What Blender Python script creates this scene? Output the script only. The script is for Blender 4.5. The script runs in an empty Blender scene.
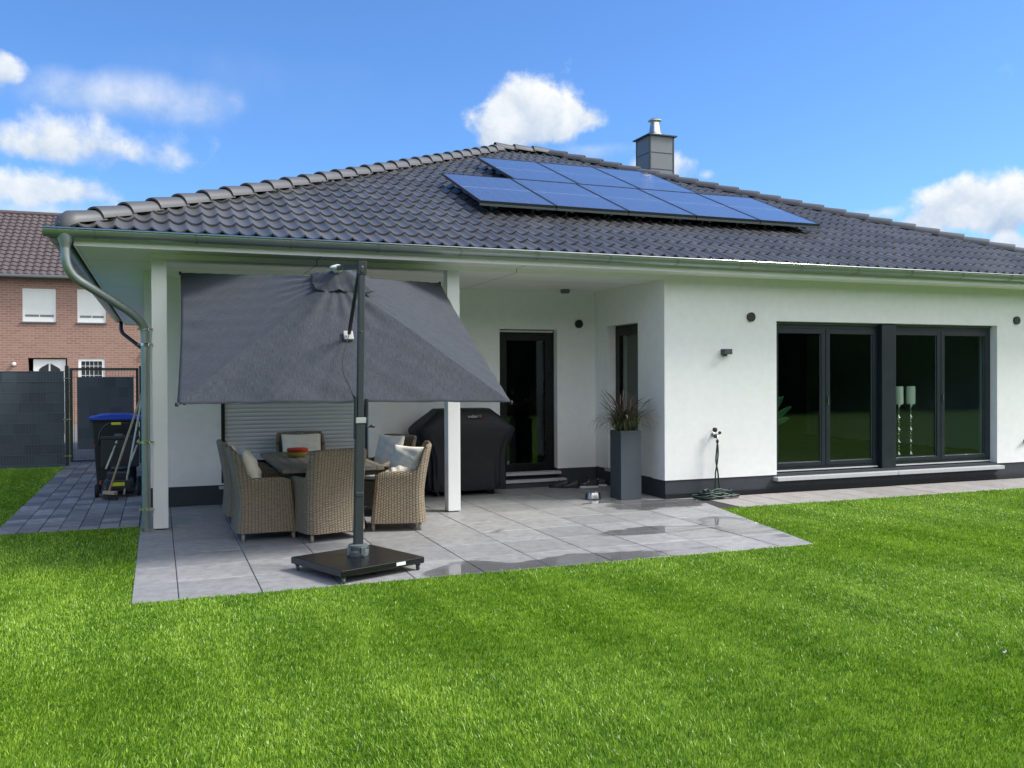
import bpy, bmesh, math, random
import numpy as np
from mathutils import Vector, Matrix
random.seed(7); np.random.seed(7)
PI = math.pi; R = math.radians
sc = bpy.context.scene
COL = sc.collection

# ------------------------------------------------------------------ mesh builder
class MB:
    def __init__(s): s.v = []; s.f = []; s.uv = {}; s.mi = []
    def add(s, vs, fs, uvs=None):
        b = len(s.v); s.v += [tuple(p) for p in vs]
        for k, f in enumerate(fs):
            if uvs: s.uv[len(s.f)] = uvs[k]
            s.f.append(tuple(b + i for i in f))
        return b
    def box(s, x0, x1, y0, y1, z0, z1):
        s.add([(x0,y0,z0),(x1,y0,z0),(x1,y1,z0),(x0,y1,z0),(x0,y0,z1),(x1,y0,z1),(x1,y1,z1),(x0,y1,z1)],
              [(0,3,2,1),(4,5,6,7),(0,1,5,4),(1,2,6,5),(2,3,7,6),(3,0,4,7)]); return s
    def obox(s, c, ax, ay, az, hx, hy, hz):
        c, ax, ay, az = map(Vector, (c, ax, ay, az)); vs = []
        for k in (-1, 1):
            for i, j in ((-1,-1),(1,-1),(1,1),(-1,1)): vs.append(c + ax*hx*i + ay*hy*j + az*hz*k)
        s.add(vs, [(0,3,2,1),(4,5,6,7),(0,1,5,4),(1,2,6,5),(2,3,7,6),(3,0,4,7)]); return s
    def bar(s, p, q, w, h=None, up=(0,0,1)):
        p, q = Vector(p), Vector(q); d = (q-p); L = d.length; d.normalize(); up = Vector(up)
        if abs(d.dot(up)) > .98: up = Vector((0,1,0))
        x = d.cross(up).normalized(); y = x.cross(d).normalized()
        return s.obox((p+q)/2, x, y, d, w/2, (h or w)/2, L/2)
    def tube(s, pts, r, n=10, caps=True):
        pts = [Vector(p) for p in pts]; rs = r if isinstance(r, (list, tuple)) else [r]*len(pts)
        vs = []; N = len(pts); prev = None
        for i, p in enumerate(pts):
            t = (pts[min(i+1,N-1)] - pts[max(i-1,0)]).normalized()
            if prev is None:
                a = Vector((0,0,1)) if abs(t.z) < .9 else Vector((1,0,0)); x = t.cross(a).normalized()
            else: x = (prev - t*prev.dot(t)).normalized()
            prev = x; y = t.cross(x)
            for k in range(n):
                a = 2*PI*k/n; vs.append(p + (x*math.cos(a) + y*math.sin(a))*rs[i])
        fs = [(i*n+k, i*n+(k+1)%n, (i+1)*n+(k+1)%n, (i+1)*n+k) for i in range(N-1) for k in range(n)]
        if caps: fs += [tuple(range(n-1,-1,-1)), tuple((N-1)*n+k for k in range(n))]
        s.add(vs, fs); return s
    def lathe(s, prof, c=(0,0,0), n=20, axis='Z'):
        vs = []; c = Vector(c)
        for r, z in prof:
            for k in range(n):
                a = 2*PI*k/n; p = (r*math.cos(a), r*math.sin(a), z)
                if axis == 'Y': p = (p[0], p[2], p[1])
                if axis == 'X': p = (p[2], p[0], p[1])
                vs.append(c + Vector(p))
        N = len(prof)
        fs = [(i*n+k, i*n+(k+1)%n, (i+1)*n+(k+1)%n, (i+1)*n+k) for i in range(N-1) for k in range(n)]
        if prof[0][0] > 1e-6: fs.append(tuple(range(n-1,-1,-1)))
        if prof[-1][0] > 1e-6: fs.append(tuple((N-1)*n+k for k in range(n)))
        s.add(vs, fs); return s
    def prism(s, poly, axis, a0, a1):
        def P(u, v, w): return {'X':(w,u,v),'Y':(u,w,v),'Z':(u,v,w)}[axis]
        n = len(poly)
        s.add([P(u,v,a0) for u,v in poly]+[P(u,v,a1) for u,v in poly],
              [tuple(range(n-1,-1,-1)), tuple(range(n,2*n))]+[(i,(i+1)%n,n+(i+1)%n,n+i) for i in range(n)]); return s
    def grid(s, fn, nu, nv, uvfn=None, closed=False):
        vs = [fn(i/nu, j/nv) for j in range(nv+1) for i in range(nu+1)]
        fs = []; uvs = []
        for j in range(nv):
            for i in range(nu):
                a = j*(nu+1)+i; fs.append((a,a+1,a+nu+2,a+nu+1))
                if uvfn: uvs.append([uvfn(i/nu,j/nv),uvfn((i+1)/nu,j/nv),uvfn((i+1)/nu,(j+1)/nv),uvfn(i/nu,(j+1)/nv)])
        s.add(vs, fs, uvs if uvfn else None); return s
    def build(s, name, mat, parent=None, smooth=False, bevel=0, fixn=True, merge=0, angle=None, subsurf=0, solid=0):
        me = bpy.data.meshes.new(name); me.from_pydata(s.v, [], s.f)
        if s.uv:
            ul = me.uv_layers.new(name='UVMap')
            for pi, p in enumerate(me.polygons):
                u = s.uv.get(pi)
                if u:
                    for k, li in enumerate(p.loop_indices): ul.data[li].uv = u[k]
        me.materials.append(mat)
        if fixn or merge:
            bm = bmesh.new(); bm.from_mesh(me)
            if merge: bmesh.ops.remove_doubles(bm, verts=bm.verts, dist=merge)
            if fixn: bmesh.ops.recalc_face_normals(bm, faces=bm.faces)
            bm.to_mesh(me); bm.free()
        if smooth or angle:
            me.shade_smooth()
            if angle: me.set_sharp_from_angle(angle=R(angle))
        o = bpy.data.objects.new(name, me); COL.objects.link(o)
        if parent is not None: o.parent = parent
        if solid:
            m = o.modifiers.new('solid','SOLIDIFY'); m.thickness = solid; m.offset = 0
        if bevel:
            m = o.modifiers.new('bevel','BEVEL'); m.width = bevel; m.segments = 2; m.limit_method = 'ANGLE'; m.angle_limit = R(40)
        if subsurf:
            m = o.modifiers.new('sub','SUBSURF'); m.levels = subsurf; m.render_levels = subsurf
        return o

def thing(name, label, cat, loc=(0,0,0), rz=0, group=None):
    o = bpy.data.objects.new(name, None); o.empty_display_size = .2; COL.objects.link(o)
    o.location = loc; o.rotation_euler = (0,0,rz); return tag(o, label, cat, group)
def tag(o, label=None, cat=None, group=None, kind=None):
    if label: o['label'] = label
    if cat: o['category'] = cat
    if group: o['group'] = group
    if kind: o['kind'] = kind
    return o
def struct(o): o['kind'] = 'structure'; return o
def children(o): return [c for c in bpy.data.objects if c.parent == o]
def copy_tree(o, parent=None):
    c = o.copy(); COL.objects.link(c); c.parent = parent
    for ch in children(o): copy_tree(ch, c)
    return c

# ------------------------------------------------------------------ materials
class NT:
    def __init__(s, name):
        s.m = bpy.data.materials.new(name); s.m.use_nodes = True; s.t = s.m.node_tree; s.t.nodes.clear()
        s.out = s.n('ShaderNodeOutputMaterial')
    def n(s, t, **kw):
        nd = s.t.nodes.new(t)
        for k, v in kw.items():
            if k.startswith('i_'): nd.inputs[k[2:].replace('_',' ')].default_value = v
            else: setattr(nd, k, v)
        return nd
    def l(s, a, b): s.t.links.new(a, b)
    def math(s, op, a, b=None, clamp=False):
        nd = s.n('ShaderNodeMath', operation=op, use_clamp=clamp)
        for i, x in enumerate((a, b)):
            if x is None: continue
            if hasattr(x, 'is_output'): s.l(x, nd.inputs[i])
            else: nd.inputs[i].default_value = x
        return nd.outputs[0]
    def mix(s, fac, a, b, blend='MIX'):
        nd = s.n('ShaderNodeMix', data_type='RGBA', blend_type=blend)
        for i, x in ((0,fac),(6,a),(7,b)):
            if hasattr(x, 'is_output'): s.l(x, nd.inputs[i])
            else: nd.inputs[i].default_value = (x if i == 0 else (*x,1) if len(x)==3 else x)
        return nd.outputs[2]
    def ramp(s, fac, stops):
        nd = s.n('ShaderNodeValToRGB'); e = nd.color_ramp.elements
        while len(e) < len(stops): e.new(.5)
        for el, (p, c) in zip(e, stops): el.position = p; el.color = (c,c,c,1) if not isinstance(c, tuple) else (*c,1)
        s.l(fac, nd.inputs[0]); return nd.outputs[0]
    def noise(s, vec, scale, detail=4, rough=.55, dist=0):
        nd = s.n('ShaderNodeTexNoise'); nd.inputs['Scale'].default_value = scale; nd.inputs['Detail'].default_value = detail
        nd.inputs['Roughness'].default_value = rough; nd.inputs['Distortion'].default_value = dist
        if vec is not None: s.l(vec, nd.inputs['Vector'])
        return nd.outputs['Fac']
    def scaled(s, vec, sc_):
        nd = s.n('ShaderNodeMapping'); nd.inputs['Scale'].default_value = sc_; s.l(vec, nd.inputs['Vector']); return nd.outputs[0]
    def bump(s, h, st, dist=.01):
        nd = s.n('ShaderNodeBump'); nd.inputs['Strength'].default_value = st; nd.inputs['Distance'].default_value = dist
        s.l(h, nd.inputs['Height']); return nd.outputs[0]
    def bsdf(s, col, rough=.6, metal=0, spec=.5, normal=None, **kw):
        b = s.n('ShaderNodeBsdfPrincipled')
        for k, x in (('Base Color',col),('Roughness',rough),('Metallic',metal)):
            if hasattr(x, 'is_output'): s.l(x, b.inputs[k])
            else: b.inputs[k].default_value = (*x,1) if isinstance(x, tuple) else x
        b.inputs['Specular IOR Level'].default_value = spec
        for k, v in kw.items(): b.inputs[k.replace('_',' ')].default_value = v
        if normal is not None: s.l(normal, b.inputs['Normal'])
        s.l(b.outputs[0], s.out.inputs[0]); return b
    @property
    def pos(s):
        if not hasattr(s,'_p'): s._p = s.n('ShaderNodeNewGeometry').outputs['Position']
        return s._p
    @property
    def obj(s):
        if not hasattr(s,'_o'): s._o = s.n('ShaderNodeTexCoord').outputs['Object']
        return s._o
    @property
    def uvc(s):
        if not hasattr(s,'_u'): s._u = s.n('ShaderNodeTexCoord').outputs['UV']
        return s._u

def simple(name, col, rough=.6, metal=0, spec=.5, var=.12, scale=12, bump=.1, bscale=80, **kw):
    t = NT(name); f = t.noise(t.obj, scale, 5); c2 = tuple(max(0,min(1,c*(1-var*1.6))) for c in col); c1 = tuple(min(1,c*(1+var)) for c in col)
    c = t.mix(f, c2, c1); n = t.bump(t.noise(t.obj, bscale, 3), bump, .003) if bump else None
    rr = t.math('MULTIPLY_ADD', t.noise(t.obj, scale*2.3, 3), .25); nd = rr.node; nd.inputs[2].default_value = rough-.12
    t.bsdf(c, rr, metal, spec, n, **kw); return t.m

M = {}
# plaster: white rendered, fine vertical/horizontal trowel grain
t = NT('plaster'); g1 = t.noise(t.scaled(t.pos,(1,1,1.6)), 130, 3, .6); g2 = t.noise(t.pos, 1.3, 4); g3 = t.noise(t.pos, 9, 4)
c = t.mix(g2, (.78,.79,.79), (.86,.865,.86)); c = t.mix(t.ramp(g3,[(.35,0),(.7,.25)]), c, (.66,.67,.67))
h = t.math('ADD', t.math('MULTIPLY', g1, 1.0), t.math('MULTIPLY', g3, .6))
t.bsdf(c, .9, 0, .2, t.bump(h, .85, .005)); M['plaster'] = t.m
M['white'] = simple('white_paint', (.78,.79,.79), .5, 0, .4, .05, 4, .03)
# soffit boards with seams every 1.2 m
t = NT('soffit_board'); s_ = t.n('ShaderNodeSeparateXYZ'); t.l(t.pos, s_.inputs[0])
fx = t.math('ABSOLUTE', t.math('SUBTRACT', t.math('FRACT', t.math('MULTIPLY', t.math('ADD', s_.outputs[0], 2.05+12), 1/2.4)), .5))
fy = t.math('ABSOLUTE', t.math('SUBTRACT', t.math('FRACT', t.math('MULTIPLY', t.math('ADD', s_.outputs[1], 20), 1/1.6)), .5))
ln = t.math('MAXIMUM', t.math('GREATER_THAN', fx, .4978), t.math('GREATER_THAN', fy, .4968))
c = t.mix(t.noise(t.pos, 2, 3), (.80,.80,.79), (.86,.86,.85)); c = t.mix(ln, c, (.25,.25,.25)); t.bsdf(c, .65, 0, .3); M['soffit'] = t.m
M['plinth'] = simple('anthracite_plinth', (.045,.052,.062), .75, 0, .3, .12, 6, .25, 160)
M['frame_black'] = simple('black_frame', (.006,.007,.008), .3, 0, .35, .06, 6, .03)
M['frame'] = simple('anthracite_frame', (.010,.016,.024), .38, 0, .5, .06, 6, .03)
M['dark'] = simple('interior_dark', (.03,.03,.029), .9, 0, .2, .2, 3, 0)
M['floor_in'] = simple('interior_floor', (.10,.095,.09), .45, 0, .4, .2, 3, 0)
M['black'] = simple('black_plastic', (.016,.017,.018), .45, 0, .5, .1, 10, .05)
M['rubber'] = simple('rubber', (.02,.02,.02), .8, 0, .3, .1, 10, .1)
M['zinc'] = simple('zinc_gutter', (.37,.42,.43), .38, .85, .5, .12, 5, .06, 25)
M['zinc_dark'] = simple('zinc_pipe', (.30,.345,.34), .45, .8, .5, .16, 4, .05, 25)
M['steel'] = simple('steel', (.62,.62,.60), .22, 1, .5, .06, 9, .03)
M['flue'] = simple('flue_steel', (.60,.60,.57), .28, 1, .5, .12, 9, .15, 18)
M['slate'] = simple('chimney_cladding', (.135,.15,.165), .5, 0, .5, .08, 2, .05)
M['dark_metal'] = simple('dark_metal', (.03,.035,.04), .42, .3, .5, .08, 8, .03)
M['pole'] = simple('anthracite_pole', (.040,.048,.055), .42, .2, .5, .06, 8, .03)
M['grey_plastic'] = simple('grey_plastic', (.10,.12,.125), .5, 0, .5, .06, 8, .05)
M['cable'] = simple('cord', (.02,.02,.02), .8)
M['stone'] = simple('window_sill_stone', (.44,.455,.46), .6, 0, .4, .12, 30, .2, 220)
M['alu'] = simple('pale_rail', (.62,.63,.63), .5, 0, .4, .04, 8, 0)
M['green_hose'] = simple('hose_green', (.008,.032,.024), .4, 0, .5, .15, 10, .05)
M['planter'] = simple('planter_grey', (.06,.075,.09), .55, 0, .4, .08, 6, .15, 90)
M['soil'] = simple('soil', (.03,.02,.014), .95, 0, .2, .3, 40, .5, 60)
M['cushion'] = simple('cushion_cream', (.88,.82,.71), .9, 0, .2, .06, 14, .25, 300, Sheen_Weight=.2)
M['cushion_dark'] = simple('seat_cushion', (.11,.12,.14), .9, 0, .2, .08, 14, .25, 300, Sheen_Weight=.2)
M['wood_handle'] = simple('wood_handle', (.42,.33,.21), .6, 0, .35, .2, 20, .1)
M['handle_pale'] = simple('pale_tube', (.55,.53,.42), .4, 0, .45, .1, 20, .03)
M['bin'] = simple('bin_black', (.014,.018,.022), .5, 0, .5, .1, 9, .12, 200)
M['blue'] = simple('lid_blue', (.015,.06,.45), .38, 0, .5, .08, 9, .06, 200)
M['yellow'] = simple('label_yellow', (.62,.62,.03), .5, 0, .4, .1, 60, 0)
M['red'] = simple('red_plastic', (.40,.03,.015), .4, 0, .5, .08, 9, 0)
M['limebowl'] = simple('lime_plastic', (.42,.42,.10), .35, 0, .5, .08, 9, 0)
M['candle'] = simple('candle_wax', (.80,.84,.74), .5, 0, .4, .05, 9, 0, Subsurface_Weight=.2)
M['silver'] = simple('silver', (.75,.76,.74), .14, 1, .5, .05, 9, 0)
M['label_white'] = simple('label_white', (.7,.7,.7), .5, 0, .4, .03, 9, 0)
M['label_red'] = simple('label_red', (.22,.04,.02), .5, 0, .4, .03, 9, 0)
M['cover'] = simple('grill_cover_fabric', (.009,.011,.014), .6, 0, .35, .15, 7, .8, 16)
M['label_grey'] = simple('label_grey', (.36,.36,.36), .6)
M['dimple'] = simple('dimple_sheet', (.02,.022,.024), .6, 0, .4, .1, 20, .1)

# granite base
t = NT('granite'); v = t.n('ShaderNodeTexVoronoi'); v.inputs['Scale'].default_value = 220; t.l(t.obj, v.inputs['Vector'])
c = t.mix(t.ramp(v.outputs['Distance'],[(.0,1),(.22,0)]), (.008,.008,.009), (.05,.05,.055)); t.bsdf(c, .22, 0, .45); M['granite'] = t.m

# window glass: mirror-like reflection over a clear, slightly tinted pane
def glass(name, tint, ior=1.5, rough=0.0, floor=.04):
    t = NT(name); ge = t.n('ShaderNodeNewGeometry'); dp_ = t.n('ShaderNodeVectorMath', operation='DOT_PRODUCT'); t.l(ge.outputs['Incoming'], dp_.inputs[0]); t.l(ge.outputs['Normal'], dp_.inputs[1])
    f = t.math('ADD', t.math('MULTIPLY', t.math('POWER', t.math('SUBTRACT', 1.0, t.math('ABSOLUTE', dp_.outputs['Value'])), 5.0), .93), floor, True)
    tr = t.n('ShaderNodeBsdfTransparent'); tr.inputs[0].default_value = (*tint,1)
    gl = t.n('ShaderNodeBsdfGlossy'); gl.inputs['Roughness'].default_value = rough; gl.inputs[0].default_value = (.95,1,.97,1)
    w = t.n('ShaderNodeBump'); w.inputs['Strength'].default_value = .05; w.inputs['Distance'].default_value = .01
    t.l(t.noise(t.pos, 1.2, 1), w.inputs['Height']); t.l(w.outputs[0], gl.inputs['Normal'])
    mx = t.n('ShaderNodeMixShader'); t.l(f, mx.inputs[0]); t.l(tr.outputs[0], mx.inputs[1]); t.l(gl.outputs[0], mx.inputs[2])
    t.l(mx.outputs[0], t.out.inputs[0]); return t.m
M['glass'] = glass('window_glass', (.80,.86,.83), 1.5, 0, .045)

# concrete roof tiles
t = NT('roof_tile'); at = t.n('ShaderNodeAttribute'); at.attribute_name = 'tone'; f = t.math('ADD', t.math('MULTIPLY', at.outputs['Fac'], .75), t.math('MULTIPLY', t.noise(t.pos, 1.6, 5), .5), True); g = t.noise(t.pos, 40, 4)
vo = t.n('ShaderNodeTexVoronoi'); vo.inputs['Scale'].default_value = 3.4; t.l(t.pos, vo.inputs['Vector'])
c = t.mix(f, (.050,.051,.055), (.105,.105,.108)); c = t.mix(t.math('MULTIPLY', vo.outputs['Color'], .35), c, (.06,.06,.062))
c = t.mix(t.ramp(g,[(.48,0),(.8,.35)]), c, (.13,.128,.118))
t.bsdf(c, .38, 0, .6, t.bump(g, .15, .002)); M['tile'] = t.m
t = NT('hip_tile'); g = t.noise(t.pos, 30, 4); c = t.mix(t.noise(t.pos, 2.5, 4), (.062,.064,.070), (.100,.101,.107))
t.bsdf(c, .5, 0, .45, t.bump(g, .12, .002)); M['hip'] = t.m
t = NT('old_roof_tile'); g = t.noise(t.pos, 5, 5); c = t.mix(g, (.055,.043,.045), (.135,.108,.108)); t.bsdf(c, .8, 0, .3); M['old_tile'] = t.m

# umbrella fabric: dark grey melange with slubs
def fabric(name, c1, c2, sx=(260,260,16)):
    t = NT(name); a = t.noise(t.scaled(t.uvc,(1.2,.10,1)), 130, 4, .75); b = t.noise(t.scaled(t.uvc,(.05,1.2,1)), 300, 3, .7)
    big = t.noise(t.uvc, 3, 3)
    f = t.math('ADD', t.math('MULTIPLY', a, .62), t.math('MULTIPLY', b, .38))
    c = t.mix(t.ramp(f,[(.36,0),(.64,1)]), c1, c2); c = t.mix(t.math('MULTIPLY', big, .3), c, c1)
    b_ = t.bsdf(c, .88, 0, .25, t.bump(f, .3, .002)); b_.inputs['Sheen Weight'].default_value = .05
    tl = t.n('ShaderNodeBsdfTranslucent'); t.l(c, tl.inputs[0]); mx = t.n('ShaderNodeMixShader'); mx.inputs[0].default_value = .03
    t.l(b_.outputs[0], mx.inputs[1]); t.l(tl.outputs[0], mx.inputs[2]); t.l(mx.outputs[0], t.out.inputs[0]); return t.m
M['canopy'] = fabric('canopy_fabric', (.020,.025,.034), (.082,.088,.104))

# wicker weave on UV in metres
t = NT('wicker'); s_ = t.n('ShaderNodeSeparateXYZ'); t.l(t.uvc, s_.inputs[0])
U, V = s_.outputs[0], s_.outputs[1]
uu = t.math('MULTIPLY', U, 1/.031); vv = t.math('MULTIPLY', V, 1/.0165)
par = t.math('MULTIPLY', t.math('FLOOR', uu), .5)
hv = t.math('ABSOLUTE', t.math('SINE', t.math('MULTIPLY', t.math('ADD', vv, par), PI)))
hu = t.math('ABSOLUTE', t.math('SINE', t.math('MULTIPLY', uu, PI)))
hh = t.math('MULTIPLY', t.math('POWER', hv, .8), t.math('POWER', hu, .5))
nz = t.noise(t.scaled(t.uvc,(14,90,1)), 1, 3)
c = t.mix(nz, (.13,.10,.066), (.44,.355,.245)); c = t.mix(t.ramp(hh,[(.0,0),(.6,1)]), (.022,.017,.012), c)
t.bsdf(c, .6, 0, .4, t.bump(hh, .9, .006)); M['wicker'] = t.m

# weathered plank table
t = NT('table_plank'); s_ = t.n('ShaderNodeSeparateXYZ'); t.l(t.obj, s_.inputs[0])
gr = t.noise(t.scaled(t.obj,(2,26,10)), 1.5, 5, .6, .5); c = t.mix(gr, (.10,.085,.068), (.26,.235,.20)); t.bsdf(c, .55, 0, .4, t.bump(gr, .25, .003)); M['table'] = t.m

# paving: slabs carry a per-slab tone; puddles lower the roughness
def paving(name, c1, c2, wet=False, bs=.2):
    t = NT(name); at = t.n('ShaderNodeAttribute'); at.attribute_name = 'tone'
    cl = t.noise(t.pos, 2.2, 6, .62); fine = t.noise(t.pos, 170, 3); st = t.noise(t.pos, 9, 7, .68, .6)
    f = t.math('ADD', t.math('MULTIPLY', at.outputs['Fac'], .45 if bs < .3 else 1.0), t.math('MULTIPLY', cl, .6 if bs < .3 else .25))
    c = t.mix(f, c1, c2); c = t.mix(t.ramp(st,[(.42,0),(.68,.6)]), c, tuple(x*.68 for x in c1)); c = t.mix(t.math('MULTIPLY', fine, .25), c, c1)
    if wet:
        s2 = t.n('ShaderNodeSeparateXYZ'); t.l(t.pos, s2.inputs[0])
        pn = t.noise(t.scaled(t.pos,(.8,1.5,1)), 1.15, 3, .5, .3)
        px = t.math('MULTIPLY', t.math('SUBTRACT', s2.outputs[0], -3.9), 1/3.0, True)     # wetter towards the right
        # three damp zones: along the front edge, by the planter, by the lawn corner
        def zone(x, y, rx, ry):
            dx = t.math('MULTIPLY', t.math('SUBTRACT', s2.outputs[0], x), 1/rx); dy = t.math('MULTIPLY', t.math('SUBTRACT', s2.outputs[1], y), 1/ry)
            return t.math('SUBTRACT', 1.0, t.math('SQRT', t.math('ADD', t.math('MULTIPLY', dx, dx), t.math('MULTIPLY', dy, dy))), True)
        z = zone(-2.5,-3.25,1.9,.62); z = t.math('MAXIMUM', z, zone(-3.7,-3.1,.75,.5)); z = t.math('MAXIMUM', z, zone(-.45,-.35,1.15,.8)); z = t.math('MAXIMUM', z, zone(-.35,-2.0,.6,1.2)); z = t.math('MAXIMUM', z, zone(-1.5,-2.0,1.3,.35))
        w = t.math('ADD', t.math('MULTIPLY', z, 1.1), t.math('MULTIPLY', t.math('SUBTRACT', pn, .5), 2.2))
        wet_ = t.ramp(w, [(.42,0),(.50,1)]); deep = t.ramp(w, [(.55,0),(.95,1)])
        c = t.mix(t.math('MULTIPLY', wet_, .85), c, tuple(x*.55 for x in c1))
        r = t.math('SUBTRACT', .52, t.math('MULTIPLY', wet_, .26)); r = t.math('SUBTRACT', r, t.math('MULTIPLY', deep, .245))
        bm_ = t.n('ShaderNodeBump'); bm_.inputs['Distance'].default_value = .003; t.l(fine, bm_.inputs['Height'])
        t.l(t.math('SUBTRACT', bs, t.math('MULTIPLY', wet_, bs*.95)), bm_.inputs['Strength'])
        t.bsdf(c, r, 0, .5, bm_.outputs[0])
    else: t.bsdf(c, .6, 0, .4, t.bump(fine, bs, .003))
    return t.m
M['slab'] = paving('patio_slab', (.20,.20,.205), (.40,.395,.39), True)
M['slab_sun_tint'] = paving('path_slab', (.25,.235,.225), (.40,.38,.365))  # path slabs carry the sun's warm beige tint in their base colour
M['paver'] = paving('side_paver', (.12,.118,.122), (.37,.36,.36), False, .4)
M['joint'] = simple('joint_sand', (.055,.055,.055), .95, 0, .1, .2, 30, .2)

# grass
t = NT('grass_blade'); at = t.n('ShaderNodeAttribute'); at.attribute_name = 'tone'
big = t.ramp(t.noise(t.pos, 1.1, 6, .7),[(.3,0),(.7,1)]); st = t.ramp(t.noise(t.scaled(t.pos,(1.4,3.2,1)), 2.6, 5, .65),[(.3,0),(.7,1)])
f = t.math('ADD', t.math('MULTIPLY', at.outputs['Fac'], .78), t.math('MULTIPLY', t.math('ADD', big, st), .19), True)
c = t.ramp(f, [(.08,(.032,.105,.005)),(.45,(.142,.300,.010)),(.95,(.41,.60,.070))])
b = t.bsdf(c, .36, 0, .5); tl = t.n('ShaderNodeBsdfTranslucent'); t.l(c, tl.inputs[0]); mx = t.n('ShaderNodeMixShader'); mx.inputs[0].default_value = .38
t.l(b.outputs[0], mx.inputs[1]); t.l(tl.outputs[0], mx.inputs[2]); t.l(mx.outputs[0], t.out.inputs[0]); M['grass'] = t.m
t = NT('turf'); c = t.mix(t.noise(t.pos, .9, 5), (.06,.13,.012), (.10,.20,.02)); c = t.mix(t.ramp(t.noise(t.pos, 60, 3),[(.4,0),(.7,.5)]), c, (.045,.07,.014)); t.bsdf(c, .95, 0, .1, t.bump(t.noise(t.pos, 90, 3), .6, .02)); M['turf'] = t.m
t = NT('ornamental_grass'); at = t.n('ShaderNodeAttribute'); at.attribute_name = 'tone'
c = t.ramp(at.outputs['Fac'], [(.0,(.022,.040,.012)),(.5,(.060,.075,.022)),(.62,(.055,.030,.036)),(1,(.12,.085,.075))]); t.bsdf(c, .6, 0, .3); M['plume'] = t.m
t = NT('houseplant'); c = t.mix(t.noise(t.obj, 6, 3), (.012,.07,.03), (.05,.19,.09)); t.bsdf(c, .35, 0, .5); M['leaf'] = t.m
t = NT('hedge'); c = t.mix(t.noise(t.pos, 2, 6), (.018,.035,.014), (.05,.085,.028)); t.bsdf(c, .9, 0, .1, t.bump(t.noise(t.pos, 9, 5), 1, .2)); M['hedge'] = t.m

# brick
t = NT('brick'); sp = t.n('ShaderNodeSeparateXYZ'); t.l(t.pos, sp.inputs[0]); cb = t.n('ShaderNodeCombineXYZ')
t.l(t.math('ADD', sp.outputs[0], sp.outputs[1]), cb.inputs[0]); t.l(sp.outputs[2], cb.inputs[1])
br = t.n('ShaderNodeTexBrick'); t.l(cb.outputs[0], br.inputs['Vector']); br.inputs['Scale'].default_value = 1
br.inputs['Brick Width'].default_value = .25; br.inputs['Row Height'].default_value = .082; br.inputs['Mortar Size'].default_value = .011
br.inputs['Color1'].default_value = (.25,.125,.095,1); br.inputs['Color2'].default_value = (.32,.18,.14,1); br.inputs['Mortar'].default_value = (.33,.27,.235,1)
c = t.mix(t.ramp(t.noise(t.pos, 3.2, 5),[(.35,0),(.7,.55)]), br.outputs['Color'], (.30,.18,.15)); t.bsdf(c, .85, 0, .2, t.bump(br.outputs['Fac'], -.4, .01)); M['brick'] = t.m

# solar cells
t = NT('solar_cell'); s_ = t.n('ShaderNodeSeparateXYZ'); t.l(t.uvc, s_.inputs[0])
def gl_(o, k, w): return t.math('GREATER_THAN', t.math('ABSOLUTE', t.math('SUBTRACT', t.math('FRACT', t.math('MULTIPLY', o, k)), .5)), .5-w)
cell = t.math('MAXIMUM', gl_(s_.outputs[0], 6, .02), gl_(s_.outputs[1], 20, .03)); midl = t.math('LESS_THAN', t.math('ABSOLUTE', t.math('SUBTRACT', s_.outputs[1], .5)), .007)
bus = gl_(s_.outputs[0], 54, .06)
c = t.mix(t.math('MULTIPLY', bus, .3), (.050,.047,.064), (.11,.10,.13)); c = t.mix(t.math('MULTIPLY', cell, .75), c, (.16,.16,.20)); c = t.mix(midl, c, (.30,.32,.38))
b = t.bsdf(c, .25, 0, .5); b.inputs['Coat Weight'].default_value = 1; b.inputs['Coat Roughness'].default_value = .035; b.inputs['Coat IOR'].default_value = 1.62; M['solar'] = t.m
t = NT('privacy_strip'); at = t.n('ShaderNodeAttribute'); at.attribute_name = 'tone'
c = t.mix(at.outputs['Fac'], (.034,.047,.063), (.056,.074,.095)); t.bsdf(c, .5, 0, .4, t.bump(t.noise(t.scaled(t.pos,(4,1,160)),1,2), .2, .003)); M['strip'] = t.m
t = NT('shutter_slat'); c = t.mix(t.noise(t.pos, 3, 3), (.56,.575,.59), (.62,.635,.65)); t.bsdf(c, .5, .0, .4); M['slat'] = t.m
M['white_shutter'] = simple('white_shutter', (.72,.73,.72), .6, 0, .3, .04, 3, 0)
M['shadow_gap'] = simple('shutter_slots', (.18,.18,.18), .8)
M['asphalt'] = simple('neighbour_yard', (.16,.155,.15), .9, 0, .2, .2, 2, .3)

# per-slab/face random tone attribute
def tone_by_island(o, seed=1, per=6):
    me = o.data; rnd = random.Random(seed); a = me.attributes.new('tone','FLOAT','FACE')
    vals = []; n = len(me.polygons)
    for i in range(n):
        if i % per == 0: v = rnd.random()
        vals.append(v)
    a.data.foreach_set('value', vals)

# ------------------------------------------------------------------ setting: ground, patio, paths, lawn
XW, YL, YR = -6.262, 1.74, 2.0     # left wall corner X, left back wall Y, right back wall Y
ZS, ZP = 2.853, .249               # soffit and plinth heights
EX0, EX1, EY0, EY1 = -6.865, 8.43, -.45, 13.9      # fascia rectangle

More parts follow.
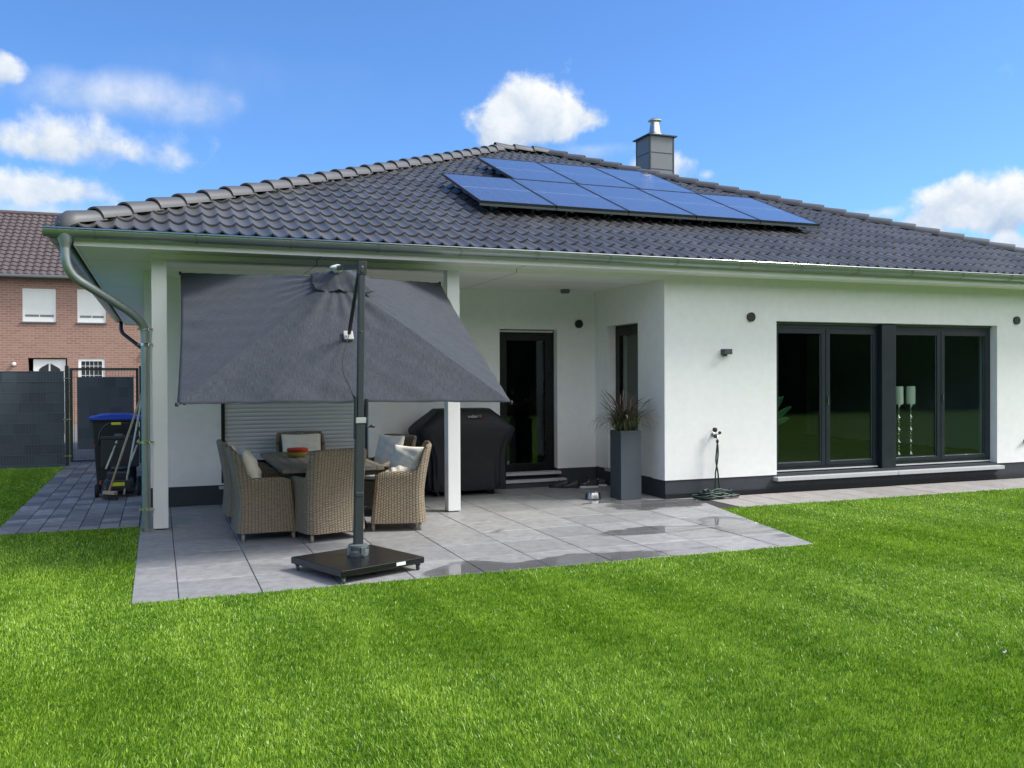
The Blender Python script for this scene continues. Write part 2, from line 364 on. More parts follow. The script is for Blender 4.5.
m = MB(); m.add([(-300,-300,-.06),(300,-300,-.06),(300,300,-.06),(-300,300,-.06)],[(0,1,2,3)]); g = m.build('ground', M['turf']); struct(g)
def slabs(name, xs, ys, mat, gap=.006, th=.035, cut=None, seed=1, z=0):
    m = MB()
    for i in range(len(xs)-1):
        yy = ys(i) if callable(ys) else ys
        for j in range(len(yy)-1):
            x0, x1, y0, y1 = xs[i]+gap/2, xs[i+1]-gap/2, yy[j]+gap/2, yy[j+1]-gap/2
            if x1-x0 < .02 or y1-y0 < .02: continue
            dz = random.uniform(-.0012,.0012)+z; b = .004
            m.add([(x0,y0,dz-th),(x1,y0,dz-th),(x1,y1,dz-th),(x0,y1,dz-th),(x0,y0,dz-b),(x1,y0,dz-b),(x1,y1,dz-b),(x0,y1,dz-b),
                   (x0+b,y0+b,dz),(x1-b,y0+b,dz),(x1-b,y1-b,dz),(x0+b,y1-b,dz)],
                  [(0,1,5,4),(1,2,6,5),(2,3,7,6),(3,0,4,7),(4,5,9,8),(5,6,10,9),(6,7,11,10),(7,4,8,11),(8,9,10,11)])
    o = m.build(name, mat, fixn=False); tone_by_island(o, seed, 9)
    if cut:
        bm = bmesh.new(); bm.from_mesh(o.data)
        bmesh.ops.bisect_plane(bm, geom=bm.verts[:]+bm.edges[:]+bm.faces[:], plane_co=cut[0], plane_no=cut[1], clear_outer=True)
        bm.to_mesh(o.data); bm.free()
    return o
S6 = .5875
PX0, PYF = -6.30, -3.25
xs = [PX0] + [-5.98+S6*k for k in range(12)]
ysl = [PYF] + [PYF+.605*k for k in range(1,9)] + [YR-.012]
edge_p, edge_n = Vector((-.31,-3.2,0)), Vector((2.2,-.49,0)).normalized()
struct(slabs('patio', xs, [y for y in ysl if y < YR-.2]+[YR-.0], M['slab'], cut=(edge_p, edge_n), seed=3))
m = MB(); m.box(PX0+.01,-.45,PYF+.01,YR-.01,-.05,-.007); struct(m.build('patio_joint_bed', M['joint']))
struct(slabs('garden_path', [.49+.4*k for k in range(22)], [-.95,-.065], M['slab_sun_tint'], seed=5))
m = MB(); m.box(.2,9.2,-.94,-.065,-.05,-.008); struct(m.build('path_joint_bed', M['joint']))
# fill slabs between patio and path near the corner (same sun-tinted path slabs)
def py(i):
    r = random.Random(i*7+1); y = [.36 if i else .36]; 
    while y[-1] < 9.4: y.append(y[-1] + r.choice((.2,.3,.3,.4)))
    return y
struct(slabs('side_path', [-7.71,-7.49,-7.29,-7.10,-6.905,-6.71,-6.51,-6.31], py, M['paver'], seed=9, gap=.007))
m = MB(); m.box(-7.71,-6.305,.36,9.4,-.05,-.009); struct(m.build('side_path_joint_bed', M['joint']))
m = MB(); m.box(-6.305,XW-.002,.02,14,-.05,-.004); struct(m.build('edging_strip', M['paver']))
m = MB(); m.add([(-40,8.35,-.02),(-6.4,8.35,-.02),(-6.4,24.9,-.02),(-40,24.9,-.02)],[(0,1,2,3)]); struct(m.build('neighbour_yard', M['asphalt']))
# lawn soil level just under the paving
m = MB(); m.box(-30,40,-40,-3.244,-.05,-.014); m.box(-30,PX0-.003,-3.244,.355,-.05,-.014); m.box(-30,-7.715,.355,8.15,-.05,-.014)
m.add([(-.315,-3.244,-.014),(40,-3.244,-.014),(40,-.955,-.014),(.19,-.955,-.014)],[(0,1,2,3)]); struct(m.build('lawn', M['turf']))

CX, CY = -6.103, -10.237
def lawn_blades():
    rng = np.random.default_rng(3); P = []
    fw = np.array([.3626,.932]); rt = np.array([.932,-.3626])
    def sample(x0,x1,y0,y1,dens):
        n = int((x1-x0)*(y1-y0)*dens); return np.stack([rng.uniform(x0,x1,n), rng.uniform(y0,y1,n)],1)
    def keep(p):
        x, y = p[:,0], p[:,1]; d = (x-CX)*fw[0]+(y-CY)*fw[1]; l = (x-CX)*rt[0]+(y-CY)*rt[1]
        vis = (d > 2.4) & (np.abs(l) < d*.59+1.3)
        patio = (x > PX0+.0) & (y > PYF) & (x < -.31+(y+3.2)*(.49/2.2) + .0) & (y < 3)
        path = (y > -.95) & (x > .1)
        side = (y > .36) & (x > -7.71)
        return vis & ~patio & ~path & ~side & (y < 8.12) & ~((y>-3.2)&(x>PX0)&(x<-.35))
    p = np.concatenate([sample(-10,10,-8.6,-4.5,14500), sample(-12,12,-4.5,-1.5,9000), sample(-12,14,-1.5,8.1,4200)])
    p = p[keep(p)]; n = len(p)
    dist = np.hypot(p[:,0]-CX, p[:,1]-CY)
    # lawn is mown: height waves, tufts, thin wheel lines
    tuft = np.sin(p[:,0]*23+np.sin(p[:,1]*17)*2)*np.sin(p[:,1]*21+np.sin(p[:,0]*13)*2)
    h = rng.normal(.020,.005,n).clip(.008,.040) * (1+.22*tuft); w = (.0014+dist*.00016)*rng.uniform(.7,1.3,n)
    # clumps bend together; a slow field of mower combing
    fa = 1.2*np.sin(p[:,0]*1.3+p[:,1]*.7)+1.0*np.sin(p[:,1]*2.1-p[:,0]*.5)
    ang = fa + rng.normal(0,1.25,n); lean = (rng.gamma(2.0,.24,n)).clip(0,1.4)*h
    dx, dy = np.cos(ang)*lean, np.sin(ang)*lean
    fa2 = rng.uniform(0,2*PI,n); wx, wy = np.cos(fa2)*w, np.sin(fa2)*w
    z0 = -.012
    V = np.zeros((n,5,3)); 
    V[:,0] = np.stack([p[:,0]-wx,p[:,1]-wy,np.full(n,z0)],1); V[:,1] = np.stack([p[:,0]+wx,p[:,1]+wy,np.full(n,z0)],1)
    mx_, my_ = p[:,0]+dx*.35, p[:,1]+dy*.35
    V[:,2] = np.stack([mx_+wx*.85,my_+wy*.85,z0+h*.6],1); V[:,3] = np.stack([mx_-wx*.85,my_-wy*.85,z0+h*.6],1)
    V[:,4] = np.stack([p[:,0]+dx,p[:,1]+dy,z0+h],1)
    me = bpy.data.meshes.new('lawn_grass'); me.vertices.add(n*5); me.vertices.foreach_set('co', V.ravel())
    base = (np.arange(n)*5)[:,None]; idx = np.concatenate([base+np.array([[0,1,2,3]]), base+np.array([[3,2,4]])],1).ravel()
    me.loops.add(n*7); me.loops.foreach_set('vertex_index', idx.astype(np.int32))
    ls = ((np.arange(n)*7)[:,None]+np.array([[0,4]])).ravel(); me.polygons.add(n*2)
    me.polygons.foreach_set('loop_start', ls.astype(np.int32)); me.update(calc_edges=True)
    tn = (rng.normal(.5,.27,n)+.13*tuft)
    for (ax_, ay_, bx_, by_, wd, dt) in ((-4.93,-4.65,-5.05,-6.60,.035,.30),(-4.15,-4.35,-4.30,-6.60,.03,.28),(-5.65,-4.2,-5.85,-6.7,.03,.22),(-3.1,-3.9,-3.0,-6.9,.035,.24),(-1.4,-3.7,-1.2,-6.6,.03,.2),(-6.9,-2.2,-7.1,-6.4,.04,.2),(1.2,-2.2,1.6,-6.0,.04,.2)):
        d_ = np.hypot(bx_-ax_,by_-ay_); ux, uy = (bx_-ax_)/d_, (by_-ay_)/d_; tt = (p[:,0]-ax_)*ux+(p[:,1]-ay_)*uy; off = np.abs(-(p[:,0]-ax_)*uy+(p[:,1]-ay_)*ux + .04*np.sin(tt*3))
        msk = np.exp(-(off/wd)**2)*((tt>-.1)&(tt<d_+.1))*(.6+.4*np.sin(tt*7)); tn = tn + dt*msk
    # mower passes: broad alternating lanes running away from the house
    tn = tn + .10*np.tanh(3*np.sin((p[:,0]*1.0+.08*p[:,1])*2*PI/.92)) * .75
    tn = tn.clip(0,1); dead = rng.random(n) < .012; tn[dead] = 1.3
    a = me.attributes.new('tone','FLOAT','POINT'); tv = np.repeat(tn[:,None],5,1); tv[:,:2] -= .0; a.data.foreach_set('value', tv.ravel().astype(np.float32))
    me.materials.append(M['grass']); o = bpy.data.objects.new('lawn_grass', me); COL.objects.link(o)
    tag(o, 'short bright green mown lawn grass around the patio', 'grass', kind='stuff'); print('blades', n)
lawn_blades()
def leaf_thing(x, y, rz, label):
    m = MB(); m.grid(lambda u, v: (x+((u-.5)*math.cos(rz)-(v-.5)*.6*math.sin(rz))*.035, y+((u-.5)*math.sin(rz)+(v-.5)*.6*math.cos(rz))*.035*(1-(2*u-1)**2)**.5, .018+.012*math.sin(u*3)+.01*(2*v-1)**2), 6, 4)
    tag(m.build('fallen_leaf', M['dry'], smooth=True, solid=.001), label, 'leaf')
M['dry'] = simple('dry_leaf', (.62,.58,.45), .7)
leaf_thing(3.156,-1.13,.4,'pale dry leaf on the lawn in front of the big window'); leaf_thing(-1.658,-6.47,1.2,'tiny pale leaf in the grass near the lower right of the photo')
# ------------------------------------------------------------------ house
H = thing('bungalow', 'white rendered single storey bungalow with dark tiled hip roof and covered patio', 'house', (0,0,0))

def wall_mesh(m, axis, c0, c1, a0, a1, z0, z1, holes):
    """wall slab between planes c0 and c1 on the other axis; a = running coordinate; holes (a0,a1,z0,z1)"""
    A = sorted({a0,a1,*[h[0] for h in holes],*[h[1] for h in holes]}); Z = sorted({z0,z1,*[h[2] for h in holes],*[h[3] for h in holes]})
    def P(a,c,z): return (a,c,z) if axis == 'X' else (c,a,z)
    nA, nZ = len(A)-1, len(Z)-1
    def full(i,j):
        if i<0 or j<0 or i>=nA or j>=nZ: return False
        ac, zc = (A[i]+A[i+1])/2, (Z[j]+Z[j+1])/2
        return not any(h[0]<ac<h[1] and h[2]<zc<h[3] for h in holes)
    for i in range(nA):
        for j in range(nZ):
            if not full(i,j): continue
            x0,x1,y0,y1 = A[i],A[i+1],Z[j],Z[j+1]
            m.add([P(x0,c0,y0),P(x1,c0,y0),P(x1,c0,y1),P(x0,c0,y1)],[(0,1,2,3)]); m.add([P(x0,c1,y0),P(x1,c1,y0),P(x1,c1,y1),P(x0,c1,y1)],[(0,3,2,1)])
            if not full(i-1,j): m.add([P(x0,c0,y0),P(x0,c1,y0),P(x0,c1,y1),P(x0,c0,y1)],[(0,3,2,1)])
            if not full(i+1,j): m.add([P(x1,c0,y0),P(x1,c1,y0),P(x1,c1,y1),P(x1,c0,y1)],[(0,1,2,3)])
            if not full(i,j-1): m.add([P(x0,c0,y0),P(x1,c0,y0),P(x1,c1,y0),P(x0,c1,y0)],[(0,1,2,3)])
            if not full(i,j+1): m.add([P(x0,c0,y1),P(x1,c0,y1),P(x1,c1,y1),P(x0,c1,y1)],[(0,1,2,3)])
WX0, WX1, WZ0, WZ1 = 1.755, 5.835, .262, 2.34
DX0, DX1, DZ0, DZ1 = -1.53, -.625, .175, 2.285
SX0, SX1, SZ0 = -5.375, -3.50, .262
VY0, VY1 = .70, 1.60
HXR = 7.9
TH = .32; ztop = ZS+.1
m = MB()
wall_mesh(m,'X',0,TH,0,HXR,ZP,ztop,[(WX0,WX1,ZP-.01,WZ1)])
wall_mesh(m,'Y',0,TH,TH,YR,ZP,ztop,[(VY0,VY1,.262,2.33)])
wall_mesh(m,'X',YR,YR+TH,-3.35,TH,ZP,ztop,[(DX0,DX1,ZP-.01,DZ1)])
wall_mesh(m,'X',YL,YL+TH,XW,-3.35,ZP,ztop,[(SX0,SX1,SZ0,2.34)])
wall_mesh(m,'Y',XW,XW+TH,YL+TH,13.3,ZP,ztop,[])
wall_mesh(m,'Y',HXR-TH,HXR,TH,13.3,ZP,ztop,[])
wall_mesh(m,'X',13.3-TH,13.3,XW+TH,HXR-TH,ZP,ztop,[])
m.build('wall', M['plaster'], H, merge=.0004, bevel=.006)
# step in the recess wall
m = MB(); m.box(-3.35,-3.345,YL,YR,ZP,ztop)
q = .012; m = MB()
m.box(q,HXR-q,q,TH,0,ZP); m.box(q,TH,TH,YR+TH,0,ZP-.001); m.box(-3.36,DX0,YR+q,YR+TH,0,ZP); m.box(DX1,q,YR+q,YR+TH,0,ZP); m.box(DX0,DX1,YR+.03,YR+TH,0,DZ0-.02)
m.box(XW+q,-3.36,YL+q,YL+TH,0,ZP); m.box(XW+q,XW+TH,YL+TH,13.28,0,ZP); m.box(HXR-TH,HXR-q,TH,13.28,0,ZP)
m.build('plinth', M['plinth'], H)
# dimpled drainage sheet along the wall foot
m = MB(); m.box(-.0,HXR,-.018,.004,-.02,.066)
x = .02
while x < 5.8:
    for k in range(3): m.box(x+(.012 if k%2 else 0), x+.012+(.012 if k%2 else 0), -.026, -.018, .006+k*.021, .018+k*.021)
    x += .026
m.build('drainage_sheet', M['dimple'], H)
# interior shell
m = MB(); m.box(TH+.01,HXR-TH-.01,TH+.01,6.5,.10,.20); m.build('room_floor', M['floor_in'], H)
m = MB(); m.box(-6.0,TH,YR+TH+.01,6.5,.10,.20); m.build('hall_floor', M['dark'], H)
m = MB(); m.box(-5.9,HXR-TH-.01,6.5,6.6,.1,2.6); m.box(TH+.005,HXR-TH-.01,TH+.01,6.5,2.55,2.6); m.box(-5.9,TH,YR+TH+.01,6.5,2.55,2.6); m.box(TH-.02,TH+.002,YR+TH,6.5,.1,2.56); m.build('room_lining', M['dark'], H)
# soffit + porch ceiling (one board plane), fascia
ZE = 2.908
m = MB(); m.box(EX0+.02,EX1-.02,EY0+.02,EY1-.02,ZE,ZE+.02); m.build('soffit', M['soffit'], H)
m = MB(); m.box(-6.17,.01,.002,YR+.05,ZS,ZE-.001); m.build('porch_ceiling', M['soffit'], H)
m = MB()
zf0, zf1 = 2.892, 3.0
m.box(EX0,EX1,EY0,EY0+.02,zf0,zf1); m.box(EX0,EX0+.02,EY0+.02,EY1-.02,zf0,zf1); m.box(EX1-.02,EX1,EY0+.02,EY1-.02,zf0,zf1); m.box(EX0,EX1,EY1-.02,EY1,zf0,zf1)
m.build('fascia', M['white'], H)
# posts
for x0 in (-6.168,-2.931):
    m = MB(); w = .152; n = 6; prof = []
    m.box(x0,x0+w,0.0,w,.012,ZS); o = m.build('post', M['white'], H, bevel=.006)
    p = MB(); p.box(x0+.02,x0+w-.02,.02,w-.02,0,.012); p.build('post_foot', M['dark_metal'], o)
# ---- gutters
def gutter(p, q, inward, name='gutter', brk=True):
    """half round gutter from p to q (centre line at rim height); inward = unit vector towards the house"""
    p, q, nw = Vector(p), Vector(q), Vector(inward); d = (q-p).normalized(); L = (q-p).length; r = .080
    prof = []
    for k in range(13):
        a = PI*k/12; prof.append((math.cos(a)*r, -math.sin(a)*r))
    prof = [(-c, s) for c, s in prof]     # from outer (-r) to inner (+r)
    prof[-1] = (r, .012)
    m = MB(); vs = []
    for P in (p, q):
        for c, s in prof: vs.append(P + nw*c + Vector((0,0,s)))
    n = len(prof); fs = [(i, i+1, n+i+1, n+i) for i in range(n-1)] + [tuple(range(n)), tuple(range(2*n-1,n-1,-1))]
    m.add(vs, fs)
    o = m.build(name, M['zinc'], H, angle=60, fixn=False)
    md = o.modifiers.new('s','SOLIDIFY'); md.thickness = .003
    b = MB(); b.tube([p - nw*(r+.004) + Vector((0,0,.002)), q - nw*(r+.004) + Vector((0,0,.002))], .0105, 8); b.build('bead', M['steel'], o, smooth=True)
    if brk:
        s = .45; 
        while s < L:
            b = MB(); c0 = p + d*s
            vs = []; 
            for e in (-.013,.013):
                for k in range(13):
                    a = PI*k/12; vs.append(c0 + d*e + nw*(-math.cos(a)*(r+.005)) + Vector((0,0,-math.sin(a)*(r+.005))))
            b.add(vs, [(i,i+1,13+i+1,13+i) for i in range(12)]); b.build('bracket', M['zinc_dark'], o, smooth=True); s += .93
    return o
GZ = 3.035; gy0 = EY0-.084; gx0 = EX0-.178; gx1 = EX1+.078; gy1 = EY1+.078
gutter((gx0-.074,gy0,GZ),(gx1+.07,gy0,GZ),(0,1,0))
gutter((gx0,gy0+.08,GZ),(gx0,gy1+.07,GZ),(1,0,0))
gutter((gx1,gy0+.08,GZ),(gx1,gy1+.07,GZ),(-1,0,0), brk=False)
gutter((gx0+.08,gy1,GZ),(gx1-.08,gy1,GZ),(0,-1,0), brk=False)
# ---- downpipes
def bez(pts, n=10):
    out = []
    P = [Vector(p) for p in pts]
    for i in range(len(P)-1):
        p0, p1, p2, p3 = P[max(i-1,0)], P[i], P[i+1], P[min(i+2,len(P)-1)]
        for k in range(n):
            t_ = k/n; out.append(.5*((2*p1)+(p2-p0)*t_+(2*p0-5*p1+4*p2-p3)*t_*t_+(3*p1-p0-3*p2+p3)*t_**3))
    out.append(P[-1]); return out
def rounded(pts, rad=.1, n=8):
    P = [Vector(p) for p in pts]; out = [P[0]]
    for i in range(1,len(P)-1):
        a = (P[i-1]-P[i]); b = (P[i+1]-P[i]); r = min(rad, a.length*.45, b.length*.45); a.normalize(); b.normalize()
        s, e = P[i]+a*r, P[i]+b*r
        for k in range(n+1):
            t_ = k/n; out.append(s*(1-t_)**2 + P[i]*2*t_*(1-t_) + e*t_*t_)
    out.append(P[-1]); return out
DPX = -6.232
m = MB(); m.tube(rounded([(-6.93,-.53,2.99),(-6.93,-.53,2.62),(-6.36,-.10,2.275),(DPX,-.02,2.14),(DPX,-.02,0)], .20), .043, 16)
m.lathe([(.07,0),(.066,-.06),(.050,-.11),(.046,-.14)], (-6.93,-.53,3.0)); dp = m.build('downpipe', M['zinc_dark'], H, angle=50)
for z in (.23,.93,1.95,2.11,.02):
    b = MB(); b.lathe([(.0435,-.014),(.049,-.014),(.049,.014),(.0435,.014)], (DPX,-.02,z)); b.box(DPX-.075,DPX-.045,-.03,-.01,z-.012,z+.012); b.box(DPX+.045,DPX+.075,-.028,-.012,z-.009,z+.009); b.build('clamp', M['steel'], dp)
m = MB(); m.tube(rounded([(-6.95,13.97,2.98),(-6.95,13.9,2.72),(-6.45,13.5,2.30),(-6.33,13.45,2.15),(-6.33,13.4,0)], .16), .045, 12); m.build('downpipe', M['dark_metal'], H, angle=50)
# ---- roof
RT = math.tan(R(22.65)); tx0, tx1, ty0, ty1 = EX0-.12, EX1+.12, EY0-.09, EY1+.09      # tile edge rectangle
TZ = 3.045
half = (ty1-ty0)/2; RZ = TZ + half*RT; ridx0, ridx1 = tx0+half, tx1-half; ridy = (ty0+ty1)/2
print('ridge', ridx0, ridx1, ridy, RZ)
CR, SR_ = math.cos(R(22.65)), math.sin(R(22.65))
def roof_face(o, along, up, width, name):
    """o = eave corner; along = unit; up = horizontal inward unit"""
    m = MB(); o, al, up = Vector(o), Vector(along), Vector(up)
    sl = up*CR + Vector((0,0,SR_)); nr = up*(-SR_) + Vector((0,0,CR))
    if (al.cross(up)).z < 0: pass
    slope_len = half/CR; Lc = .385; nC = int(slope_len/Lc)+1; tw = .166; nT = int(width/tw)+1; K = 8
    hp = []
    for k in range(K):
        t_ = k/K; hp.append(.040*(1-math.sin(PI*t_)**.85)-.004)
    for j in range(nC):
        s0, s1 = j*Lc-.02, min((j+1)*Lc-.02, slope_len); jit = random.uniform(-.004,.004)
        r0 = []; r1 = []; r2 = []
        for i in range(nT*K+1):
            u = i*tw/K; h = hp[i % K]
            r0.append(o + al*u + sl*(s0+jit) + nr*(h+.027)); r1.append(o + al*u + sl*s1 + nr*(h+.004)); r2.append(o + al*u + sl*(s0+jit) + nr*(h+.008))
        n = nT*K+1
        m.add(r0+r1, [(i,i+1,n+i+1,n+i) for i in range(n-1)])
        m.add(r2+r0, [(i,i+1,n+i+1,n+i) for i in range(n-1)])
    me_o = m.build(name, M['tile'], H, smooth=True, fixn=False)
    n1_ = nT*K; rr_ = np.random.default_rng(int(width*7)); tt_ = rr_.random((nC, nT//2+2))
    a_ = me_o.data.attributes.new('tone','FLOAT','FACE'); idx_ = np.arange(n1_)//(2*K); a_.data.foreach_set('value', np.concatenate([np.concatenate([tt_[j][idx_], tt_[j][idx_]]) for j in range(nC)]).astype(np.float32))
    return me_o
def cut(o, co, no):
    bm = bmesh.new(); bm.from_mesh(o.data); bmesh.ops.bisect_plane(bm, geom=bm.verts[:]+bm.edges[:]+bm.faces[:], plane_co=co, plane_no=no, clear_outer=True); bm.to_mesh(o.data); bm.free()
f1 = roof_face((tx0,ty0,TZ),(1,0,0),(0,1,0),tx1-tx0,'roof'); cut(f1,(tx0,ty0,0),(-1,1,0)); cut(f1,(tx1,ty0,0),(1,1,0))
f2 = roof_face((tx1,ty1,TZ),(-1,0,0),(0,-1,0),tx1-tx0,'roof'); cut(f2,(tx0,ty1,0),(-1,-1,0)); cut(f2,(tx1,ty1,0),(1,-1,0))
f3 = roof_face((tx0,ty1,TZ),(0,-1,0),(1,0,0),ty1-ty0,'roof'); cut(f3,(tx0,ty0,0),(1,-1,0)); cut(f3,(tx0,ty1,0),(1,1,0))
f4 = roof_face((tx1,ty0,TZ),(0,1,0),(-1,0,0),ty1-ty0,'roof'); cut(f4,(tx1,ty0,0),(-1,-1,0)); cut(f4,(tx1,ty1,0),(-1,1,0))
# roof deck under the tiles (keeps light out)
m = MB(); e = .10
m.add([(tx0+e,ty0+e,2.93),(tx1-e,ty0+e,2.93),(tx1-e,ty1-e,2.93),(tx0+e,ty1-e,2.93),(ridx0,ridy,RZ-.10),(ridx1,ridy,RZ-.10)],[(0,1,5,4),(1,2,5),(2,3,4,5),(3,0,4),(3,2,1,0)]); m.build('roof_deck', M['dark'], H)
def capping(p, q, parent, r=.115, first=True):
    p, q = Vector(p), Vector(q); d = (q-p); L = d.length; d.normalize(); n = round(L/.40); st = L/n
    side = d.cross(Vector((0,0,1))).normalized(); up = side.cross(d).normalized(); m = MB(); K = 12
    for i in range(n):
        a0 = i*st-.03; a1 = (i+1)*st+.02; rows = []
        secs = [(a0,r*1.06,.030),(a0+.02,r*1.07,.030),(a1,r*.93,.004)]
        if i == 0 and first: secs = [(-.10,.02,-.02),(-.08,r*.6,-.01),(-.03,r*.92,.015),(.06,r*1.06,.03)]+secs[2:]
        for s, rr, off in secs:
            for k in range(K+1):
                a = PI*k/K; rows.append(p + d*s + side*(math.cos(a)*rr*1.06) + up*(math.sin(a)*rr + off - .045))
        N = len(secs); m.add(rows, [(j*(K+1)+k, j*(K+1)+k+1, (j+1)*(K+1)+k+1, (j+1)*(K+1)+k) for j in range(N-1) for k in range(K)])
        # front rim thickness
        rim = []
        for rr in (r*1.06, r*.90):
            for k in range(K+1):
                a = PI*k/K; rim.append(p + d*a0 + side*(math.cos(a)*rr*1.06) + up*(math.sin(a)*rr + .030 - .045))
        if i: m.add(rim, [(k,k+1,K+1+k+1,K+1+k) for k in range(K)])
    return m.build('hip_capping', M['hip'], parent, smooth=True)
rz_ = .058
capping((tx0+.05,ty0+.05,TZ+.062),(ridx0,ridy,RZ+rz_),f1); capping((tx1-.06,ty0+.06,TZ+.05),(ridx1,ridy,RZ+rz_),f1)
capping((tx0+.06,ty1-.06,TZ+.08),(ridx0,ridy,RZ+rz_),f2); capping((tx1-.06,ty1-.06,TZ+.08),(ridx1,ridy,RZ+rz_),f2)
o = capping((ridx0-.1,ridy,RZ+rz_+.01),(ridx1+.1,ridy,RZ+rz_+.01),f1,first=False); o.name = 'ridge_capping'
# ---- chimney
m = MB(); cx0,cx1,cy0,cy1 = 4.17,4.79,7.6,8.22
m.box(cx0,cx1,cy0,cy1,4.2,6.985); ch = m.build('chimney', M['slate'], H)
m = MB(); s = .004
for z in (6.60,6.23,5.86,5.49): m.box(cx0-s,cx1+s,cy0-s,cy1+s,z,z+.02)
for x in (cx0,cx1-.03):
    for y in (cy0,cy1-.03): m.box(x-.006 if x==cx0 else x,x+.03 if x==cx0 else x+.036,y-.006 if y==cy0 else y,y+.03 if y==cy0 else y+.036,4.3,6.98)
m.build('seam', M['dark_metal'], ch)
m = MB(); m.box(cx0-.06,cx1+.06,cy0-.06,cy1+.06,6.985,7.012); m.build('cover_plate', M['dark_metal'], ch)
m = MB(); c = ((cx0+cx1)/2,(cy0+cy1)/2,7.0)
m.lathe([(.135,0),(.135,.06),(.16,.075),(.16,.10),(.145,.11),(.135,.14),(.10,.36),(.095,.38),(.13,.395),(.155,.40),(.155,.415),(.10,.45),(.0,.46)], c, 24); m.build('flue', M['flue'], ch, angle=40)
# ---- big window: two units, mullion post, sills
def leaf_window(x0, x1, z0, z1, y, parent_name='window', split=True, handle_left=True):
    fr = MB(); d = .075; b = .055
    fr.box(x0,x0+b,y,y+d,z0,z1); fr.box(x1-b,x1,y,y+d,z0,z1); fr.box(x0+b,x1-b,y,y+d,z1-b,z1); fr.box(x0+b,x1-b,y,y+d,z0,z0+.05)
    w = fr.build('window', M['frame'], H, bevel=.004)
    xm = (x0+x1)/2 - .015
    def sash(a0, a1, fy, sw):
        s = MB(); s.box(a0,a0+sw,fy,fy+.06,z0+.05,z1-b); s.box(a1-sw,a1,fy,fy+.06,z0+.05,z1-b); s.box(a0+sw,a1-sw,fy,fy+.06,z1-b-sw,z1-b); s.box(a0+sw,a1-sw,fy,fy+.06,z0+.05,z0+.05+sw*.8)
        s.build('sash', M['frame'], w, bevel=.004)
        g = MB(); g.box(a0+sw-.005,a1-sw+.005,fy+.028,fy+.040,z0+.05+sw*.8-.005,z1-b-sw+.005); g.build('pane', M['glass'], w)
        k = MB(); k.box(a0+sw,a0+sw+.008,fy+.022,fy+.0279,z0+.09,z1-b-sw); k.box(a1-sw-.008,a1-sw,fy+.022,fy+.0279,z0+.09,z1-b-sw); k.box(a0+sw,a1-sw,fy+.022,fy+.0279,z0+.05+sw*.8,z0+.058+sw*.8); k.build('pane_seal', M['grey_plastic'], w)
    if split:
        sash(x0+b-.01, xm-.004, y-.012, .07); sash(xm+.006, x1-b+.01, y-.012, .07)
        h = MB(); h.box(xm+.026,xm+.040,y-.030,y-.012,1.18,1.30); h.build('handle', M['steel'], w)
    else: sash(x0+b-.01, x1-b+.01, y-.012, .07)
    return w
FY = .125
w1 = leaf_window(WX0, 3.64, .275, WZ1-.035, FY); w2 = leaf_window(3.84, WX1, .275, WZ1-.035, FY)
for w_, a0, a1 in ((w1,WX0,3.62),(w2,3.88,WX1)):
    r_ = MB(); r_.box(a0,a1,FY-.02,FY+.05,WZ1-.034,WZ1-.001); r_.build('shutter_slot', M['grey_plastic'], w_)
    r_ = MB(); r_.box(a0+.01,a1-.02,FY-.030,FY-.0131,.268,.284); r_.build('threshold_rail', M['alu'], w_)
m = MB(); m.box(3.625,3.885,.035,.17,.215,WZ1-.012); m.build('mullion', M['frame'], H, bevel=.005)
m = MB(); m.box(WX0,WX1,FY-.005,FY+.09,.150,.262); m.build('window_base', M['frame'], H)
for a0, a1 in ((1.70,3.798),(3.803,5.875)):
    m = MB(); m.box(a0,a1,-.10,FY-.01,.160,.212); o = m.build('window_sill', M['stone'], H, bevel=.004)
# ---- side window in the recess wall (plane X = 0, faces left)
m = MB(); XF = .13; b = .06
m.box(XF,XF+.07,VY0,VY0+b,.262,2.33); m.box(XF,XF+.07,VY1-b,VY1,.262,2.33); m.box(XF,XF+.07,VY0+b,VY1-b,2.33-b,2.33); m.box(XF,XF+.07,VY0+b,VY1-b,.262,.262+b)
w3 = m.build('window', M['frame_black'], H, bevel=.004)
m = MB(); s = .09; m.box(XF-.012,XF+.05,VY0+b,VY0+b+s,.32,2.27); m.box(XF-.012,XF+.05,VY1-b-s,VY1-b,.32,2.27); m.box(XF-.012,XF+.05,VY0+b+s,VY1-b-s,2.27-s,2.27); m.box(XF-.012,XF+.05,VY0+b+s,VY1-b-s,.32,.32+s); m.build('sash', M['frame_black'], w3, bevel=.004)
m = MB(); m.box(XF+.015,XF+.028,VY0+b+s-.005,VY1-b-s+.005,.40,2.185); m.build('pane', M['glass'], w3)
m = MB(); m.box(-.04,XF-.013,VY0-.03,VY1+.03,.215,.2615); m.build('window_sill', M['stone'], H, bevel=.004)
# ---- patio door in the back wall
m = MB(); y = YR+.12; b = .065
m.box(DX0,DX0+b,y,y+.08,DZ0,DZ1); m.box(DX1-b,DX1,y,y+.08,DZ0,DZ1); m.box(DX0+b,DX1-b,y,y+.08,DZ1-b,DZ1); m.box(DX0+b,DX1-b,y,y+.08,DZ0,DZ0+.05)
dr = m.build('patio_door', M['frame_black'], H, bevel=.004)
m = MB(); a0, a1 = DX0+b-.01, DX1-b+.01; s = .095; m.box(a0,a0+s,y-.012,y+.055,.225,DZ1-b); m.box(a1-s,a1,y-.012,y+.055,.225,DZ1-b); m.box(a0+s,a1-s,y-.012,y+.055,DZ1-b-s,DZ1-b); m.box(a0+s,a1-s,y-.012,y+.055,.225,.225+s); m.build('sash', M['frame_black'], dr, bevel=.004)
m = MB(); m.box(a0+s-.005,a1-s+.005,y+.015,y+.028,.31,DZ1-b-s+.005); m.build('pane', M['glass'], dr)
